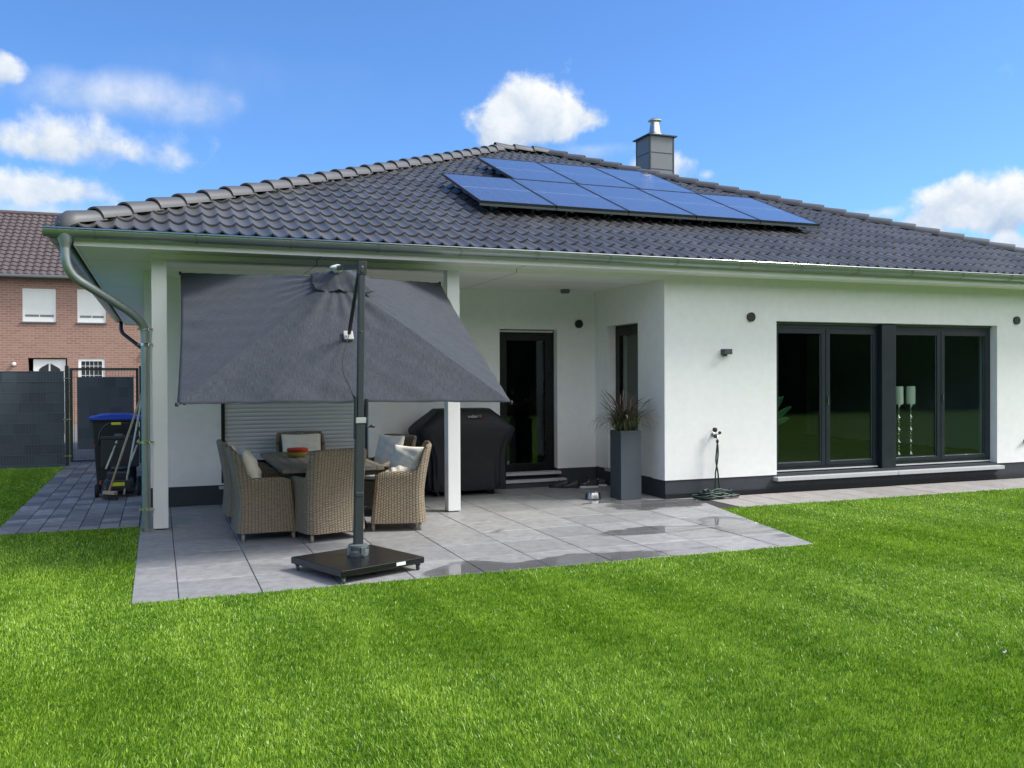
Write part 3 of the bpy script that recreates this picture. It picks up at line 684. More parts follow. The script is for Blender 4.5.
m = MB(); m.box(DX0+.01,DX1-.01,y-.03,y+.05,DZ1-.001,DZ1+.018); m.box(DX0+.03,DX1-.03,y-.034,y-.001,DZ1-.04,DZ1-.012); m.build('shutter_slot', M['alu'], dr)
m = MB(); m.box(DX0-.03,DX1+.03,YR-.07,y-.013,.165,.205); m.build('door_sill', M['stone'], dr, bevel=.004)
m = MB(); m.box(DX0-.15,DX1+.06,YR-.20,YR-.072,.075,.112); m.build('door_step', M['stone'], dr, bevel=.004)
m = MB(); m.box(DX0-.15,DX1+.06,YR-.17,YR+.03,.0,.075); m.build('step_block', M['plinth'], dr)
# ---- roller shutter
m = MB(); y = YL+.10; zb, zt = .575, 2.34
n = int((zt-zb)/.052)
for k in range(n+1):
    z = zb + k*.052
    if z > zt-.01: break
    z1 = min(z+.050, zt)
    vs = []
    for x in (SX0+.05,SX1-.05):
        for a in range(7):
            t_ = a/6; vs.append((x, y-.009*math.sin(PI*t_)**.6, z+(z1-z)*t_))
    m.add(vs, [(i,i+1,7+i+1,7+i) for i in range(6)])
m.box(SX0+.05,SX1-.05,y+.004,y+.012,zb,zt); m.box(SX0+.05,SX1-.05,y-.012,y+.01,zb-.035,zb-.001)
rs = m.build('roller_shutter', M['slat'], H, angle=60)
m = MB(); m.box(SX0,SX0+.05,y-.03,y+.03,SZ0,zt); m.build('guide_rail', M['black'], rs)
m = MB(); m.box(SX1-.05,SX1,y-.03,y+.03,SZ0,zt); m.build('guide_rail', M['grey_plastic'], rs)
m = MB(); y2 = YL+.16
m.box(SX0,SX0+.06,y2,y2+.07,SZ0,zt); m.box(SX1-.06,SX1,y2,y2+.07,SZ0,zt); m.box(SX0+.06,SX1-.06,y2,y2+.07,SZ0,SZ0+.09); m.box((SX0+SX1)/2-.06,(SX0+SX1)/2+.06,y2,y2+.07,SZ0+.09,zt)
w4 = m.build('window', M['frame'], H); m = MB(); m.box(SX0+.06,SX1-.06,y2+.03,y2+.04,SZ0+.09,zt); m.build('pane', M['glass'], w4)
m = MB(); m.box(SX0-.03,SX1+.03,YL-.06,y2-.01,.20,.235); m.build('window_sill', M['stone'], H, bevel=.004)
# ---- round vents, sensor, sockets
for (x, y, z, r) in ((1.332,0,2.385,.062),(6.228,0,2.427,.062),(-.275,YR,2.375,.062)):
    m = MB(); m.lathe([(r,-.03),(r,.004),(r*.86,.004),(r*.86,-.02),(0.001,-.02)], (x,y,z), 24, 'Y'); v_ = m.build('wall_vent', M['black'], H, angle=40)
    v_.data.transform(Matrix.Translation((0,0,0)))
m = MB(); m.lathe([(.07,0),(.07,-.035),(.055,-.055),(0.001,-.06)], (-.62,1.72,ZS-.001), 20); m.build('motion_sensor', M['grey_plastic'], H, angle=40)
m = MB(); m.bar((6.35,-.04,.575),(6.44,-.02,.555),.02,.03); m.lathe([(.03,-.03),(.03,0),(.02,0),(.02,.01)], (6.42,-.0,.56), 12, 'Y'); m.build('wall_socket', M['black'], H)
# ---- solar modules on the front roof slope
sl = Vector((0,CR,SR_)); nr = Vector((0,-SR_,CR))
def module(x0, yh, label):
    o0 = Vector((x0, yh, TZ + (yh-ty0)*RT)) + nr*.20
    t_ = thing('solar_panel', label, 'solar panel', tuple(o0), 0, 'solar panels on the front roof slope')
    W, Lh = 1.09, 1.88
    def loc(u, v, w): p = Vector((1,0,0))*u + sl*v + nr*w; return p
    fr = MB()
    def bx(u0,u1,v0,v1,w0,w1): fr.add([loc(u0,v0,w0),loc(u1,v0,w0),loc(u1,v1,w0),loc(u0,v1,w0),loc(u0,v0,w1),loc(u1,v0,w1),loc(u1,v1,w1),loc(u0,v1,w1)],[(0,3,2,1),(4,5,6,7),(0,1,5,4),(1,2,6,5),(2,3,7,6),(3,0,4,7)])
    bx(0,W,0,.014,-.035,.002); bx(0,W,Lh-.014,Lh,-.035,.002); bx(0,.014,.014,Lh-.014,-.035,.002); bx(W-.014,W,.014,Lh-.014,-.035,.002); bx(.014,W-.014,.014,Lh-.014,-.035,-.012)
    fr.build('frame', M['dark_metal'], t_)
    g = MB(); g.add([loc(.014,.014,-.0015),loc(W-.014,.014,-.0015),loc(W-.014,Lh-.014,-.0015),loc(.014,Lh-.014,-.0015)],[(0,1,2,3)],[[(0,0),(1,0),(1,1),(0,1)]]); g.build('cell_sheet', M['solar'], t_, fixn=False)
    k = MB()
    for u in (.25,.85): k.bar(loc(u,.22,-.036),loc(u,.22,-.17),.03,.03); k.bar(loc(u,1.7,-.036),loc(u,1.7,-.17),.03,.03); k.bar(loc(u-.0,.03,-.075),loc(u,Lh,-.075),.035,.035)
    bx_ = [loc(0,-.012,-.062),loc(W,-.012,-.062),loc(W,.02,-.062),loc(0,.02,-.062),loc(0,-.012,-.037),loc(W,-.012,-.037),loc(W,.02,-.037),loc(0,.02,-.037)]; k.add(bx_,[(0,3,2,1),(4,5,6,7),(0,1,5,4),(1,2,6,5),(2,3,7,6),(3,0,4,7)]); k.build('mounting_rail', M['grey_plastic'], t_)
ordn = ['leftmost','second from the left','middle','second from the right','rightmost']
for i in range(5): module(-2.165+i*1.103, 1.075, f'{ordn[i]} solar panel in the lower row of five')
ordu = ['leftmost','middle','rightmost']
for i in range(3): module(-2.10+(i+1)*1.103, 2.825, f'{ordu[i]} solar panel in the upper row of three')

# ------------------------------------------------------------------ cantilever umbrella
U_ = thing('cantilever_umbrella', 'dark grey tilted square cantilever parasol on a black granite base', 'parasol', (-4.56,-2.70,0))
ub = Vector((-4.56,-2.70,0))
def L_(p): return Vector(p) - ub
cc = Vector((-4.472,-1.087,2.05)); 
MR = Matrix(((0.99949,0.03087,-0.00755),(-0.03083,0.88404,-0.46639),(-0.00772,0.46639,0.88455)))
Hh = .60; hs = 1.45
def canopy_pt(a, b, off=0):
    k = max(abs(a), abs(b)); z = Hh*(1-k) 
    # fabric tension: seams (diagonals) straight, panels sag between them; edges bow inwards
    dia = min(abs(a),abs(b))/k if k > 1e-6 else 1
    sag = .012*(1-dia**2)*math.sin(PI*min(1,k))
    bow = .012*(1-dia**2)*k**3
    if abs(a) >= abs(b): x, y = a*(1-bow), b
    else: x, y = a, b*(1-bow)
    wr = .004*math.sin(a*31+b*9)*math.sin(b*27-a*5) + .010*math.exp(-((k-.93)/.08)**2)*math.sin(a*14+b*19)*(1-dia) + .008*math.exp(-(k-.25)**2/.02)*math.sin(math.atan2(b,a)*20)
    return cc + MR @ Vector((x*hs, y*hs, z - sag + wr + off))
m = MB(); N = 48
for quad in range(4):
    def fn(u, v, q=quad):
        k = v; s = (u*2-1)*k
        a, b = ((s,-k),(k,s),(-s,k),(-k,-s))[q]
        return L_(canopy_pt(a, b))
    m.grid(fn, N, N, lambda u, v, q=quad: (((u*2-1)*v)*1.4+q*3, v*1.4) )
o = m.build('canopy', M['canopy'], U_, angle=22, merge=.0008, fixn=True)
md = o.modifiers.new('s','SOLIDIFY'); md.thickness = .003
# hem
m = MB()
cor = [(-1,-1),(1,-1),(1,1),(-1,1)]
for i in range(4):
    a0, a1 = cor[i], cor[(i+1)%4]; pts = [L_(canopy_pt(a0[0]+(a1[0]-a0[0])*k/16, a0[1]+(a1[1]-a0[1])*k/16, -.012)) for k in range(17)]
    for k in range(16):
        p, q = pts[k], pts[k+1]; pass

# ribs: four to the corners, four to the edge middles; struts to the lower hub
hub = cc + MR @ Vector((0,0,Hh-.05)); lowhub = cc + MR @ Vector((0,0,-.02))
for a, b in [(-1,-1),(1,-1),(1,1),(-1,1),(0,-1),(1,0),(0,1),(-1,0)]:
    e_ = cc + MR @ Vector((a*hs*.965,b*hs*.965*(1 if a and b else .96),-.03)); r_ = MB(); r_.bar(L_(hub),L_(e_),.018,.022); rb = r_.build('rib', M['dark_metal'], U_)
    mid = hub.lerp(e_,.5); r_ = MB(); r_.bar(L_(lowhub),L_(mid),.014,.018); r_.build('strut', M['dark_metal'], rb)
    if a and b: r_ = MB(); pc = L_(canopy_pt(a,b)); r_.lathe([(.014,-.02),(.016,0),(.012,.012),(0.001,.016)], pc, 10); r_.build('corner_cap', M['black'], rb)
m = MB(); m.tube([L_(hub + MR@Vector((0,0,.06))), L_(lowhub - MR@Vector((0,0,.04)))], .028, 12); m.build('hub', M['dark_metal'], U_, angle=40)
# vent flap: small second roof, crumpled
m = MB()
def vent(u, v):
    a, b = u*2-1, v*2-1; k = max(abs(a),abs(b)); dia = min(abs(a),abs(b))/k if k > 1e-6 else 1
    z = Hh + .095 - k*.16 + .012*math.sin(a*9+b*3)*k + .010*math.sin(b*12-a*5)*k + .006*math.sin(a*23+b*7)*k - .02*(1-dia)*k
    return L_(cc + MR @ Vector((a*.29+.055,b*.20+.0,z+.0)))
m.grid(vent, 28, 28, lambda u, v: (u*.8,v*.8)); o2 = m.build('vent_flap', M['canopy'], o, smooth=True, solid=.004)
top = hub + MR@Vector((0,0,.13)); m = MB(); m.lathe([(.02,-.05),(.055,-.02),(.078,0),(.078,.012),(.055,.03),(0.001,.045)], L_(top), 18); m.build('top_cap', M['alu'], U_, angle=40)
# pole, sleeve, base
ptop = 2.555
m = MB(); m.box(-.026,.028,-.02,.040,.15,ptop); m.build('pole', M['pole'], U_, bevel=.008)
m = MB(); m.box(-.036,.038,-.026,.051,.16,1.22); m.box(-.032,.034,-.03,.055,.60,.64); sl_ = m.build('sleeve', M['pole'], U_, bevel=.006)
m = MB(); m.box(-.040,.046,-.032,.055,1.215,1.262); m.build('collar', M['label_grey'], sl_, bevel=.004)
m = MB(); m.box(-.034,.036,-.024,.049,ptop-.10,ptop+.012); m.box(-.018,.012,-.03,-.024,ptop-.085,ptop-.06); m.build('pole_cap', M['dark_metal'], U_, bevel=.004)
m = MB(); m.box(-.048,-.031,-.02,.03,1.08,1.44); m.build('slider_housing', M['dark_metal'], U_, bevel=.004)
m = MB(); m.box(.046,.066,-.02,.03,1.27,1.42); m.build('slider_housing', M['black'], U_, bevel=.004)
m = MB(); m.tube([(.04,.0,1.185),(.085,-.01,1.185)], .009, 8); m.tube([(.085,-.01,1.19),(.125,-.015,1.183)], .012, 8); m.build('crank_handle', M['dark_metal'], U_, smooth=True)
for z in (1.98,2.52): b = MB(); b.lathe([(.009,-.0255),(.009,-.02)], (.0,-.001,z), 10, 'Y'); b.build('bolt', M['steel'], U_)
# arm over the canopy to the hub, thrust bar down to the canopy bracket
m = MB(); m.bar((.045,.03,ptop-.03), L_(top + Vector((0,0,.01))), .035, .045); m.build('arm', M['pole'], U_)
brk = Vector((-4.467,-1.851,1.962)) + MR@Vector((0,-.012,.03))
bq = brk + Vector((0,-.035,.02))
# keep on the sagged fabric plane
m = MB(); m.tube([(.03,.03,ptop-.06), L_(bq)], .017, 10); m.build('tilt_bar', M['black'], U_, smooth=True)
m = MB(); m.obox(L_(brk), MR@Vector((1,0,0)), MR@Vector((0,.92,.39)), MR@Vector((0,-.39,.92)), .045,.052,.014); m.build('bracket', M['label_grey'], U_, bevel=.008)
m = MB(); m.tube(bez([L_(bq), (-.035,.45,1.70), (-.03,.12,1.50), (-.015,.0,1.40)]), .004, 6); m.build('cord', M['cable'], U_, smooth=True)
m = MB(); m.lathe([(.085,.112),(.088,.125),(.088,.15),(.072,.155),(.072,.175),(.080,.18),(.080,.20),(.05,.205)], (0,0,0), 24)
for a in range(4): m.obox((math.cos(a*PI/2+.3)*.085,math.sin(a*PI/2+.3)*.085,.155),(1,0,0),(0,1,0),(0,0,1),.016,.016,.03)
m.build('base_flange', M['grey_plastic'], U_, angle=40)
# the pole leans very slightly to the right
for ch_ in [c for c in bpy.data.objects if c.parent in (U_, sl_) and c.name.split('.')[0] in ('pole','sleeve','collar','pole_cap','slider_housing','crank_handle','bolt')]:
    for v_ in ch_.data.vertices: v_.co.x += .019*v_.co.z
bc = Vector((-4.578,-2.772,0)) - ub; ba = R(-70); ax = Vector((math.cos(R(22)),math.sin(R(22)),0)); ay = Vector((-ax.y,ax.x,0))
m = MB(); m.obox(bc+Vector((0,0,.085)), ax, ay, (0,0,1), .40,.385,.027); bs = m.build('base_plate', M['granite'], U_, bevel=.007)
m = MB(); f_ = bc + ax*.16 - ay*.3865 + Vector((0,0,.088)); m.obox(f_, ax, ay, (0,0,1), .045,.0015,.013); m.build('base_label', M['label_white'], bs)
for i, j in ((-1,-1),(1,-1),(1,1),(-1,1)):
    c = bc + ax*.36*i + ay*.345*j; w = MB(); w.lathe([(.001,-.011),(.022,-.011),(.025,-.006),(.025,.006),(.022,.011),(.001,.011)], (c.x,c.y,.025), 16, 'X'); w.obox((c.x,c.y,.05),(1,0,0),(0,1,0),(0,0,1),.018,.018,.008); w.build('caster', M['grey_plastic'] if i < 0 else M['black'], U_, angle=40)

# ------------------------------------------------------------------ dining set
def pillow_mb(w, h, t_, c, ax, ay, az, seed=1, puff=.5):
    rnd = random.Random(seed); ph = [rnd.uniform(0,6) for _ in range(6)]; m = MB()
    c, ax, ay, az = map(Vector, (c, ax, ay, az)); ax.normalize(); ay.normalize(); az.normalize()
    for sgn in (1,-1):
        def fn(u, v):
            a, b = u*2-1, v*2-1; e_ = max(0,(1-abs(a)**2.6))**.5*max(0,(1-abs(b)**2.6))**.5
            wr = 1+.10*math.sin(a*9+ph[0]+b*3)*e_ + .08*math.sin(b*11+ph[1]-a*4)
            pin = 1-.07*(abs(a)*(1-abs(b))**2+0) ; x = a*w/2*(1-.05*(1-b*b)*0-.04*math.cos(b*PI/2)); y = b*h/2*(1-.05*math.cos(a*PI/2))
            return c + ax*x + ay*y + az*(sgn*t_/2*e_*wr)
        m.grid(fn, 18, 18)
    return m
def make_chair(label):
    t_ = thing('wicker_armchair', label, 'armchair', (0,0,0), 0, 'wicker armchairs around the patio table')
    W, D = .60, .60; ZB = .085
    # shell: U-shaped plan from front-left arm round the back to front-right arm
    hw, dd, rc = W/2, D, .085; path = []
    fy, by = .28, -.28
    def add(x, y): path.append((x, y))
    nS = 10
    for k in range(nS+1): add(-hw, fy-(fy-(by+rc))*k/nS)
    for k in range(1,9): a = PI+ (PI/2)*k/8; add(-hw+rc+math.cos(a)*rc, by+rc+math.sin(a)*rc)
    for k in range(1,9): add(-hw+rc+(W-2*rc)*k/9, by)
    for k in range(0,9): a = 1.5*PI+(PI/2)*k/8; add(hw-rc+math.cos(a)*rc, by+rc+math.sin(a)*rc)
    for k in range(1,nS+1): add(hw, by+rc+(fy-(by+rc))*k/nS)
    n = len(path); arc = [0]
    for i in range(1,n): arc.append(arc[-1]+math.dist(path[i],path[i-1]))
    def topz(y, x):
        tt = max(0,min(1,(by+.105-y)/.085)); s = tt*tt*(3-2*tt); base = .60 - .035*max(0,(y-.14)/.14)**2
        return base + (.875-base)*s + (.010*(1-(x/hw)**2) if s > .8 else 0)
    nz = 12
    def pt(i, v, inset):
        x, y = path[i]; zt = topz(y, x); z = ZB + (zt-ZB)*v
        tx, ty = path[min(i+1,n-1)][0]-path[max(i-1,0)][0], path[min(i+1,n-1)][1]-path[max(i-1,0)][1]; l = math.hypot(tx,ty); nx, ny = ty/l, -tx/l   # outward normal
        nx, ny = -ny*0+nx, ny
        if x*nx + y*ny < 0: nx, ny = -nx, -ny
        flare = .030*max(0,z-.45)/.4; back = max(0,min(1,(by+.16-y)/.16)); lean = back*(.075*(max(0,z-.36)/.5)**1.3 + .022*(max(0,.45-z)/.4)**1.5)
        taper = .012*(max(0,.5-z)/.4)**1.3; front = max(0,(y-.05)/.23); y = y - front*.055*min(1.2,z/.55)
        return (x + nx*(flare*.7+taper-inset), y + ny*(flare*.2+taper*.6-inset) - lean, z)
    m = MB()
    rows_o = [[pt(i, v/nz, 0) for i in range(n)] for v in range(nz+1)]; rows_i = [[pt(i, v/nz, .045) for i in range(n)] for v in range(nz+1)]
    for rows, off in ((rows_o,0),(rows_i,5)):
        for v in range(nz):
            for i in range(n-1):
                uv = [(arc[i]+off, rows[v][i][2]),(arc[i+1]+off, rows[v][i+1][2]),(arc[i+1]+off, rows[v+1][i+1][2]),(arc[i]+off, rows[v+1][i][2])]
                m.add([rows[v][i],rows[v][i+1],rows[v+1][i+1],rows[v+1][i]],[(0,1,2,3)],[uv])
    # rounded top rim: bulging roll
    for i in range(n-1):
        a, b, c_, d_ = rows_o[nz][i], rows_o[nz][i+1], rows_i[nz][i+1], rows_i[nz][i]
        prev = (a, b)
        for k in range(1,6):
            t1 = k/5; h = .022*math.sin(PI*t1)
            na = tuple(a[j]+(d_[j]-a[j])*t1 + (h if j==2 else 0) for j in range(3)); nb = tuple(b[j]+(c_[j]-b[j])*t1 + (h if j==2 else 0) for j in range(3))
            m.add([prev[0],prev[1],nb,na],[(0,1,2,3)],[[(arc[i],.9+.01*k),(arc[i+1],.9+.01*k),(arc[i+1],.91+.01*k),(arc[i],.91+.01*k)]]); prev = (na, nb)
    # arm fronts
    for i in (0, n-1):
        for v in range(nz): m.add([rows_o[v][i],rows_i[v][i],rows_i[v+1][i],rows_o[v+1][i]],[(0,1,2,3)],[[(0,rows_o[v][i][2]),(.045,rows_o[v][i][2]),(.045,rows_o[v+1][i][2]),(0,rows_o[v+1][i][2])]])
    # front apron and seat deck
    x1 = hw-.04; y = fy-.03
    m.grid(lambda u, v: (-x1+2*x1*u, y-.0, ZB+.01+(.38-ZB)*v), 10, 5, lambda u, v: (u*2*x1, v*.3))
    m.grid(lambda u, v: (-x1+2*x1*u, y-(y-by-.06)*v, .385), 4, 4, lambda u, v: (u*.5, v*.5))
    m.build('wicker_shell', M['wicker'], t_, smooth=True, merge=.0012, fixn=True)
    for x in (-.255,.255):
        for y_ in (-.235,.245):
            l = MB(); l.tube([(x,y_,.10),(x*1.01,y_*1.01,.0)], [.019,.016], 8); l.build('leg', M['wood_handle'] if False else M['legs'], t_, smooth=True)
    c = pillow_mb(.50,.50,.10,(0,.0,.43),(1,0,0),(0,1,0),(0,0,1),2); c.build('seat_cushion', M['cushion'], t_, smooth=True, merge=.0005)
    return t_
M['legs'] = simple('chair_leg', (.30,.26,.21), .55, 0, .4, .1, 20, .05)
CHS = [((-5.11,-.80),-90,'nearest wicker armchair on the left side of the table, side on, with a scatter cushion'),
       ((-5.13,.36),-88,'wicker armchair hidden behind the nearest one on the left side of the table'),
       ((-4.545,-1.07),15,'wicker armchair at the head of the table nearest the lawn, seen from behind'),
       ((-3.74,-.76),76,'wicker armchair on the right of the table nearest the lawn with crumpled cream cushion'),
       ((-3.66,.38),118,'wicker armchair on the right of the table nearest the covered grill'),
       ((-4.41,1.36),180,'wicker armchair at the far head of the table against the roller shutter')]
chair0 = make_chair(CHS[0][2]); chs = []
for i, (xy, rz, lb) in enumerate(CHS):
    c = chair0 if i == 0 else copy_tree(chair0); c.location = (*xy,0); c.rotation_euler = (0,0,R(rz)); c['label'] = lb; chs.append((xy, rz))
def cush(xy, rz, lx, ly, lz, w, h, t_, tilt, label, seed, yaw=0, mat='cushion', roll=0):
    a = R(rz); B = Matrix.Rotation(a,3,'Z') ; T = B @ Matrix.Rotation(R(yaw),3,'Z') @ Matrix.Rotation(R(roll),3,'Y') @ Matrix.Rotation(R(tilt),3,'X')
    p = Vector((*xy,0)) + B @ Vector((lx,ly,lz))
    m = pillow_mb(w,h,t_,(0,0,0),(1,0,0),(0,0,1),(0,1,0),seed); o = m.build('scatter_cushion', M[mat], smooth=True, merge=.0005)
    o.matrix_world = Matrix.Translation(p) @ T.to_4x4(); return tag(o, label, 'cushion', 'cream scatter cushions on the armchairs')
cush(*chs[0],.0,-.15,.68,.46,.44,.17,20,'cream cushion leaning on the back of the nearest left armchair',1)
cush(*chs[1],0,-.20,.67,.46,.40,.13,14,'cream cushion in the hidden left armchair',2)
cush(*chs[3],.06,-.10,.675,.52,.38,.17,18,'crumpled cream cushion leaning in the right armchair nearest the lawn',3,38)
cush(*chs[3],-.02,.02,.555,.46,.30,.15,62,'cream cushion lying flat on the seat of the right armchair nearest the lawn',7,12)
cush(*chs[4],0,-.14,.70,.46,.42,.12,16,'cream cushion upright in the right armchair nearest the covered grill',4)
cush(*chs[5],0,-.15,.70,.50,.37,.09,14,'flat cream back cushion in the armchair against the roller shutter',5)
# table
T_ = thing('dining_table', 'weathered grey-brown plank topped patio dining table with dark legs', 'table', (-4.455,.03,0))
TX, TY, TZt = .51, 1.08, .69
m = MB(); npl = 8; wpl = (2*TX-.16)/npl
for k in range(npl): x0 = -TX+.08+k*wpl; m.box(x0+.003,x0+wpl-.003,-TY+.08,TY-.08,TZt-.03,TZt-.002)
m.box(-TX,-TX+.077,-TY,TY,TZt-.045,TZt); m.box(TX-.077,TX,-TY,TY,TZt-.045,TZt); m.box(-TX+.08,TX-.08,-TY,-TY+.077,TZt-.045,TZt); m.box(-TX+.08,TX-.08,TY-.077,TY,TZt-.045,TZt)
m.build('tabletop', M['table'], T_, bevel=.005)
m = MB(); m.box(-TX+.06,TX-.06,-TY+.06,TY-.06,TZt-.10,TZt-.046); m.build('apron', M['dark_metal'], T_)
for sx in (-1,1):
    for sy in (-1,1): m = MB(); m.bar((sx*.16,sy*.62,TZt-.10),(sx*.36,sy*.78,.0),.07); m.build('leg', M['dark_metal'], T_)
m = MB(); m.bar((0,-.62,.32),(0,.62,.32),.06); m.build('stretcher', M['dark_metal'], T_)
# bowls on the table
bp = (-4.64,.33,TZt)
m = MB(); m.lathe([(.075,.0),(.085,.002),(.135,.05),(.14,.058),(.132,.056),(.08,.008),(.0005,.006)], bp, 28); o = m.build('bowl', M['limebowl'], angle=50); tag(o,'shallow lime yellow bowl on the patio table','bowl')
m = MB(); m.lathe([(.0005,.012),(.07,.016),(.105,.045),(.12,.075),(.122,.09),(.112,.098),(.06,.104),(.0005,.104)], (bp[0]+.015,bp[1]+.02,bp[2]), 28); o = m.build('lidded_tub', M['red'], angle=50); tag(o,'red lidded tub standing in the lime yellow bowl','tub')

# ------------------------------------------------------------------ covered grill
G = thing('covered_grill', 'barbecue under a black fabric cover beside the patio door', 'barbecue', (-2.25,1.58,0))
m = MB(); secs = [(.085,.545,.30),(.13,.55,.305),(.30,.555,.30),(.50,.56,.30),(.66,.60,.31),(.80,.675,.32),(.865,.70,.32),(.90,.692,.32),(.98,.60,.31),(1.08,.47,.27),(1.145,.395,.22),(1.165,.37,.18)]
NP = 96
def gp(k, hw, hd, z):
    a = 2*PI*k/NP; c_, s_ = math.cos(a), math.sin(a); e_ = .28
    x = math.copysign(abs(c_)**e_, c_)*hw; y = math.copysign(abs(s_)**e_, s_)*hd
    low = max(0,min(1,(.85-z)/.6)); w = low*(.020*math.sin(a*9+1)+.014*math.sin(a*17+z*5)+.009*math.sin(a*31))
    f_ = 1 + w/max(hw,.3); return (x*f_, y*(1+w/.35), z + (.012*math.sin(a*5+1) if z < .1 else 0) + .006*math.sin(a*7+z*20)*(z<1.1))
rows = []
zz = []
for a, b in zip(secs, secs[1:]):
    for k in range(3): t_ = k/3; zz.append(tuple(a[j]+(b[j]-a[j])*t_ for j in range(3)))
zz.append(secs[-1])
vs = [gp(k, h_, d_, z_) for z_, h_, d_ in zz for k in range(NP)]
fs = [(j*NP+k, j*NP+(k+1)%NP, (j+1)*NP+(k+1)%NP, (j+1)*NP+k) for j in range(len(zz)-1) for k in range(NP)] + [tuple((len(zz)-1)*NP+k for k in range(NP))]
m.add(vs, fs); m.build('cover', M['cover'], G, smooth=True)
m = MB(); m.box(-.46,.46,-.22,.22,.06,.11)
for x in (-.4,.4):
    for y in (-.18,.18): m.lathe([(.001,-.015),(.035,-.015),(.035,.015),(.001,.015)], (x,y,.035), 16, 'X')
m.build('trolley', M['black'], G)
# printed label: white lettering with a red end patch
m = MB(); m.box(.145,.178,-.322+.0,-.318,1.048,1.09); lr = m.build('label_patch', M['label_red'], G)
cu = bpy.data.curves.new('lt','FONT'); cu.body = 'weber'; cu.size = .082; cu.extrude = .001
to = bpy.data.objects.new('lt', cu); COL.objects.link(to); bpy.context.view_layer.update()
dg = bpy.context.evaluated_depsgraph_get(); me = bpy.data.meshes.new_from_object(to.evaluated_get(dg)); bpy.data.objects.remove(to)
me.materials.clear(); me.materials.append(M['label_grey']); lo = bpy.data.objects.new('label_lettering', me); COL.objects.link(lo); lo.parent = G
xw_ = max(v.co.x for v in me.vertices); lo.scale = (.15/xw_,.8,1); lo.rotation_euler = (R(90-16),0,0); lo.location = (-.012,-.318,1.048)
lr.rotation_euler = (0,0,0)

# ------------------------------------------------------------------ planter with ornamental grass
P_ = thing('tall_planter', 'tall square dark grey planter with ornamental grass beside the recess corner', 'planter', (-.415,.29,0))
m = MB(); a, b = .150, .150
m.add([(-a,-b,0),(a,-b,0),(a,b,0),(-a,b,0),(-a,-b,.89),(a,-b,.89),(a,b,.89),(-a,b,.89),(-a+.02,-b+.02,.89),(a-.02,-b+.02,.89),(a-.02,b-.02,.89),(-a+.02,b-.02,.89),(-a+.02,-b+.02,.80),(a-.02,-b+.02,.80),(a-.02,b-.02,.80),(-a+.02,b-.02,.80)],
      [(0,3,2,1),(0,1,5,4),(1,2,6,5),(2,3,7,6),(3,0,4,7),(4,5,9,8),(5,6,10,9),(6,7,11,10),(7,4,8,11),(8,9,13,12),(9,10,14,13),(10,11,15,14),(11,8,12,15)]); m.build('pot', M['planter'], P_, bevel=.005)
m = MB(); m.box(-a+.021,a-.021,-b+.021,b-.021,.80,.855); m.build('soil', M['soil'], P_)
gx = thing('ornamental_grass', 'dark green and purple fountain grass growing in the tall planter', 'plant', (-.415,.29,.85))
rnd = random.Random(5)
def strand(m, tn, base, az, L, droop, w, tone, plume=False):
    p = Vector(base); el = R(88-rnd.uniform(0,34)); d = Vector((math.cos(az)*math.cos(el),math.sin(az)*math.cos(el),math.sin(el))); n_ = 9; prev = None; side = Vector((-math.sin(az+rnd.uniform(-.7,.7)),math.cos(az),0)).normalized()
    for k in range(n_+1):
        t_ = k/n_; ww = w*(1-t_)**.7+.0004
        if plume and t_ > .62: ww = .0085*math.sin(PI*min(1,(t_-.60)/.41))+.0006
        l, r_ = p-side*ww, p+side*ww
        if prev: m.add([prev[0],prev[1],r_,l],[(0,1,2,3)]); tn.append(1.0 if (plume and t_ > .62) else tone)
        prev = (l, r_); p = p + d*(L/n_); el -= droop/n_*(.5+t_); d = Vector((math.cos(az)*math.cos(el),math.sin(az)*math.cos(el),math.sin(el)))
m = MB(); tn = []
for k in range(760):
    az = rnd.uniform(0,2*PI); strand(m, tn, (rnd.gauss(0,.045),rnd.gauss(0,.045),-.01), az, rnd.uniform(.32,.66), rnd.uniform(1.0,3.4), rnd.uniform(.003,.0056), rnd.random()*.75)
o = m.build('blades', M['plume'], gx, fixn=False); a_ = o.data.attributes.new('tone','FLOAT','FACE'); a_.data.foreach_set('value', tn)
m = MB(); tn = []
for k in range(60):
    az = rnd.uniform(0,2*PI); strand(m, tn, (rnd.gauss(0,.03),rnd.gauss(0,.03),-.01), az, rnd.uniform(.50,.72), rnd.uniform(.3,1.9), .0014, .8, True)
o = m.build('plumes', M['plume'], gx, fixn=False); a_ = o.data.attributes.new('tone','FLOAT','FACE'); a_.data.foreach_set('value', tn)

# ------------------------------------------------------------------ wall lamp, tap, hose, bowl, shoes
WL = thing('wall_lamp', 'small dark grey cube wall lamp on the white wall above the tap', 'wall lamp', (.905,0,1.915))
m = MB(); m.box(-.05,.065,-.105,-.0,-.035,.035); m.build('housing', M['planter'], WL, bevel=.004)
m = MB(); m.box(-.02,.035,-.03,-.001,-.055,-.035); m.build('wall_plate', M['grey_plastic'], WL)
TP = thing('garden_tap', 'chrome garden tap with black valve knobs on the white wall', 'tap', (.735,0,.80))
m = MB(); m.tube([(0,0,.02),(0,-.075,.02),(.0,-.10,-.0),(.0,-.10,-.055)], .013, 12); m.lathe([(.032,0),(.032,-.008),(.018,-.014)], (0,0,.02), 16, 'Y'); m.tube([(0,-.055,.0),(.05,-.075,.035)], .010, 10); m.build('spout', M['steel'], TP, angle=50)
m = MB(); m.lathe([(.008,-.10),(.008,-.06),(.030,-.075),(.032,-.10),(.02,-.105),(.0005,-.107)], (-.018,.02,.085), 14, 'Y'); m.build('knob', M['black'], TP, angle=50)
